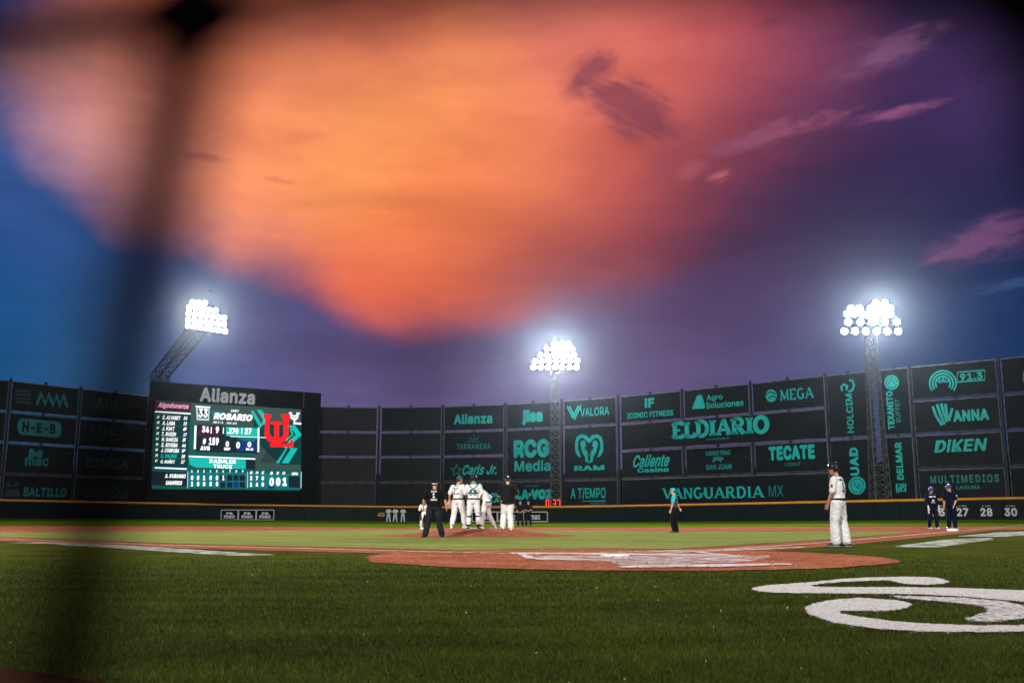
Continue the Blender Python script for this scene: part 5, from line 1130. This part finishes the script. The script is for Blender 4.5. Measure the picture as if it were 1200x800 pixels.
# 6 hand on hip
e, j, s, fx = person('player in white bending forward with hand on hip behind the catcher', mpos(569.5, 36.4), 1.78, R(75),
    dict(hip=(0, -.06, .93), waist=(0, 0, 1.07), chest=(0, .09, 1.24), neck=(0, .17, 1.40), head=(0, .24, 1.52), sl=(-.19, .14, 1.34), sr=(.19, .14, 1.34), er=(.30, -.12, 1.12), wr=(.16, .04, .98), hdr=(-.3, .8, -.3), el=(-.26, .2, 1.1), wl=(-.16, .34, .98), kl=(-.12, .10, .5), kr=(.12, -.10, .5), al=(-.12, .12, .09), ar=(.13, -.30, .09), tl=(-.14, .34, 0), tr=(.2, -.1, 0)),
    dict(trousers=M_uni, shirt=M_uni, hat='cap', hatm=M_tealdark, shoes=M_shoe_w, skin=M_skin, tg=.02, tlen=.8, socks=M_blackcloth), .012); cleanup(e)
# 7 manager in black jacket
gp = at(595, 626, 34.0)
e, j, s, fx = person('man in loose black jacket and white trousers walking toward the mound', Vector((gp.x, gp.y, mound_z(gp.x, gp.y))), 1.83, R(4),
    dict(sl=(-.2, 0, 1.44), sr=(.2, 0, 1.44), el=(-.31, .03, 1.19), er=(.31, .03, 1.19), wl=(-.25, .22, 1.03), wr=(.25, .22, 1.03), kl=(-.13, .12, .52), kr=(.08, .02, .50), al=(-.16, .05, .12), ar=(.10, -.12, .09), tl=(-.2, .24, 0), tr=(.12, .1, 0)),
    dict(trousers=M_uni, shirt=M_darkjacket, fat=1.15, hat='cap', hatm=M_blackcloth, shoes=M_shoe_w, sole=M_shoe_b, skin=M_skin, sleeve=1.9, hem=.10, tg=.03, flare=.03, belt=False, wr=.016), .010)
bm = bmesh.new(); loft(bm, [((0, 0, .86), (.23, 0, 0), (0, .17, 0)), ((0, 0, 1.0), (.235, 0, 0), (0, .175, 0)), ((0, 0, 1.2), (.225, 0, 0), (0, .165, 0)), ((0, 0, 1.4), (.21, 0, 0), (0, .13, 0)), ((0, 0, 1.48), (.1, 0, 0), (0, .08, 0))], 20); link('jacket_body', finish(bm, .012, 4, .014, 4), M_darkjacket, e)
bm = bmesh.new(); bmesh.ops.create_uvsphere(bm, u_segments=10, v_segments=6, radius=.03, matrix=Matrix.Translation(fx['hc']-fx['hf']*.10+fx['hu']*.10)); bmobj('cap_badge', bm, M_white, e); cleanup(e)
# 8, 9 far pair
for px, lab, arms in ((609.8, 'man in black standing with hands clasped, left of the far pair', ((-.10, .2, 1.0), (.10, .2, 1.0))), (619.3, 'man in black with forearms raised, right of the far pair', ((-.16, .24, 1.12), (.05, .24, 1.08)))):
    gp = ground(px, 616.8)
    e, j, s, fx = person(lab, gp, 1.76, R(174), dict(wl=arms[0], wr=arms[1], el=(-.27, .02, 1.14), er=(.27, .02, 1.14), al=(-.16, 0, .09), ar=(.16, 0, .09), kl=(-.14, .02, .5), kr=(.14, .02, .5)),
        dict(trousers=M_blackcloth, shirt=M_blackcloth, hat='cap', hatm=M_leather_d if px < 615 else M_blackcloth, skin=M_skin, belt=True), .016); cleanup(e)
# 10 teal cap man
gp = ground(791, 624)
e, j, s, fx = person('infielder with turquoise cap and sleeves in profile facing left', gp, 1.82, R(78),
    dict(el=(-.24, .05, 1.16), wl=(-.22, .13, .92), er=(.24, -.1, 1.15), wr=(.16, -.20, .98), kl=(-.1, .1, .5), kr=(.1, -.02, .5), al=(-.1, .04, .09), ar=(.1, -.08, .09), hf=(0, 1, -.1)),
    dict(trousers=M_blackcloth, shirt=mat('dark_jersey', (.02, .04, .055), .8), hat='cap', hatm=M_tealcloth, sleevecol=M_tealcloth, skin=M_skin, sleeve=.7, tg=.02), .012); cleanup(e)
# 11 navy runner, 12 navy coach
def rp_(px, Y): p_ = at(px, 620, Y); return Vector((p_.x, p_.y, gz(p_.x)+.01))
e, j, s, fx = person('runner in navy uniform with white gloves and striped chest', rp_(1094, 43.5), 1.80, R(190),
    dict(el=(-.27, -.02, 1.16), er=(.27, -.02, 1.16), wl=(-.27, .08, .95), wr=(.25, .12, .95), hf=(0, 1, -.25), al=(-.18, 0, .09), ar=(.18, 0, .09), kl=(-.15, .03, .5), kr=(.15, .03, .5)),
    dict(trousers=M_navy, shirt=M_navy, hat='helmet', hatm=M_bluecap, skin=M_skin2, shoes=M_shoe_w, sleeve=1.8, tg=.022), .012)
for zz, ww, hh in ((1.38, .30, .05), (1.22, .10, .06), (1.13, .2, .02)): decal(e, s, ([(-.5, -.5, 0), (-.2, -.5, 0), (.2, -.5, 0), (.5, -.5, 0), (.5, .5, 0), (.2, .5, 0), (-.2, .5, 0), (-.5, .5, 0)], [(0, 1, 6, 7), (1, 2, 5, 6), (2, 3, 4, 5)]), Vector((0, .15, zz)), Vector((1, 0, 0)), Vector((0, 0, 1)), Vector((0, 1, 0)), ww, hh, M_white, 'chest_stripe')
for s_ in 'lr':
    w_ = j['w'+s_]; bm = bmesh.new(); limb(bm, [w_+Vector((0, 0, .04)), w_+Vector((0, .02, -.1)), w_+Vector((0, .02, -.26))], [.045, .06, .045], 10, .6); link('batting_glove', finish(bm, .012, 2), M_shoe_w, e)
cleanup(e)
e, j, s, fx = person('coach in navy short sleeves with blue cap, turned toward the runner', rp_(1116.5, 43.5), 1.90, R(128),
    dict(el=(-.25, .04, 1.16), wl=(-.22, .16, .94), er=(.26, 0, 1.16), wr=(.24, .1, .94), al=(-.15, .05, .09), ar=(.17, -.05, .09), hf=(.3, 1, -.2), head=(0, .06, 1.65)),
    dict(trousers=M_navy, shirt=M_navy, hat='helmet', hatm=M_bluecap, flaps=(), skin=M_skin, shoes=M_shoe_b, sole=M_shoe_w, sleeve=.85, tg=.024, fat=1.08), .012)
decal(e, s, ([(-.5, -.5, 0), (.5, -.5, 0), (.5, .5, 0), (-.5, .5, 0)], [(0, 1, 2, 3)]), Vector((-.28, .02, 1.33)), Vector((0, -1, 0)), Vector((0, 0, 1)), Vector((-1, 0, 0)), .06, .07, M_white, 'sleeve_patch')
bm = bmesh.new(); add_box(bm, (-.13, -.13, .93), (.05, .04, .24), Matrix.Rotation(R(16), 3, 'Y')); bmobj('pocket_card', bm, M_white, e); cleanup(e)
# 13-15 far outfielders
for px, lab, lean in ((455, 'leftmost of three distant outfielders in pale uniforms', .0), (463, 'middle of three distant outfielders in pale uniforms', .03), (472, 'rightmost of three distant outfielders in pale uniforms', -.02)):
    p_ = at(px, 612, 116)
    e, j, s, fx = person(lab, Vector((p_.x, p_.y, 0.0)), 1.78, R(180+lean*400), dict(el=(-.30, -.04, 1.18), er=(.30, -.04, 1.18), wl=(-.14, .16, 1.10), wr=(.14, .16, 1.10), al=(-.2, 0, .09), ar=(.2, 0, .09), kl=(-.15, .02, .5), kr=(.15, .02, .5)),
        dict(trousers=M_uni_grey, shirt=M_uni_grey, hat='cap', hatm=M_navy, skin=M_skin2), .022, 'outfielders gathered in the far outfield'); cleanup(e)

# ------------------------------------------------------------------ protective net right in front of the lens
net = empty('safety_net', (0, .053, CAM_H)); tag(net, 'black cord safety netting close before the viewer, out of focus', 'net')
ND = 0.053
def npt(px, py):  # a point of the net sheet, which hangs square to the line of sight
    d = ray(px, py); return ORG+d*ND-Vector(net.location)
KN = {}
CELL = 965
for i in range(-9, 11):
    for k in range(-7, 9):
        x = 225+CELL*i+30*math.sin(i*2.1+k*1.3)-170*k+ (0 if abs(i)+abs(k) > 3 else 0); y = 10+955*k-35*i+25*math.sin(i*1.7-k*2.2)
        KN[(i, k)] = (x, y)
KN[(0, 0)] = (226, 18); KN[(1, 0)] = (1200, -4); KN[(-1, 0)] = (-740, 125); KN[(0, 1)] = (28, 1010); KN[(1, 1)] = (1440, 960); KN[(2, 0)] = (2150, -70); KN[(-1, 1)] = (-940, 1050); KN[(2, 1)] = (2300, 960)
KN[(0, -1)] = (330, -950); KN[(1, -1)] = (1190, -1000)
def cord(name, keys, hz=False):
    P = [npt(*KN[k]) for k in keys]; bm = bmesh.new()
    Q = []
    for a_i, (a, b) in enumerate(zip(P, P[1:])):
        for t in range(6): Q.append(a.lerp(b, t/6)+Vector((0, 0, (.0026 if hz and a_i >= 9 else 0)*math.sin(math.pi*t/6))))
    Q.append(P[-1]); limb(bm, Q, [.0019]*len(Q), 8); bmobj(name, bm, M_cord, net, smooth=True)
for k in range(-7, 9): cord('cord', [(i, k) for i in range(-9, 11)], True)
for i in range(-9, 11): cord('cord', [(i, k) for k in range(-7, 9)])
km = None
for key, (x, y) in KN.items():
    if km is None:
        bm = bmesh.new(); bmesh.ops.create_icosphere(bm, subdivisions=2, radius=.0032, matrix=Matrix.Diagonal((1.2, .9, 1, 1))); km = bpy.data.meshes.new('knot'); bm.to_mesh(km); bm.free(); km.materials.append(M_cord)
    link('knot', km, None, net, npt(x, y))

# ------------------------------------------------------------------ thin scattering volume, added for the glow round the lamps
HAZE = 0.00006
if HAZE:
    bm = bmesh.new(); add_box(bm, (0, 60, 24), (360, 260, 54)); hz_ = bmobj('glow_haze', bm, None)
    hm_ = bpy.data.materials.new('glow_haze'); hm_.use_nodes = True; nt = hm_.node_tree; nt.nodes.remove(nt.nodes['Principled BSDF'])
    pv = nt.nodes.new('ShaderNodeVolumePrincipled'); pv.inputs['Density'].default_value = HAZE; pv.inputs['Anisotropy'].default_value = .95; pv.inputs['Color'].default_value = (.7, .85, 1, 1)
    nt.links.new(pv.outputs[0], nt.nodes['Material Output'].inputs['Volume']); hz_.data.materials.append(hm_); hz_['kind'] = 'stuff'

# loose clods and scuffs on the dirt
vs = []
for _ in range(900):
    if random.random() < .75:
        a = random.random()*6.283; r = 3.9*math.sqrt(random.random()); x, y, z = 1.78+r*math.cos(a), 16.35+r*math.sin(a), .009
    else:
        a = random.random()*6.283; r = 3.2*math.sqrt(random.random()); x, y = MOUND.x+r*math.cos(a), MOUND.y+r*math.sin(a); z = mound_z(x, y)
    q_ = .012+.03*random.random()**3
    for t in range(3):
        b_ = t*2.094+a; c_ = b_+2.094
        vs.append([(x+q_*math.cos(b_), y+q_*math.sin(b_), z), (x+q_*math.cos(c_), y+q_*math.sin(c_), z), (x, y, z+q_*.9)])
tag(tri_mesh('dirt_clods', np.array(vs), M_dirt), 'loose red clods of dirt around home plate and mound', 'dirt', kind='stuff')
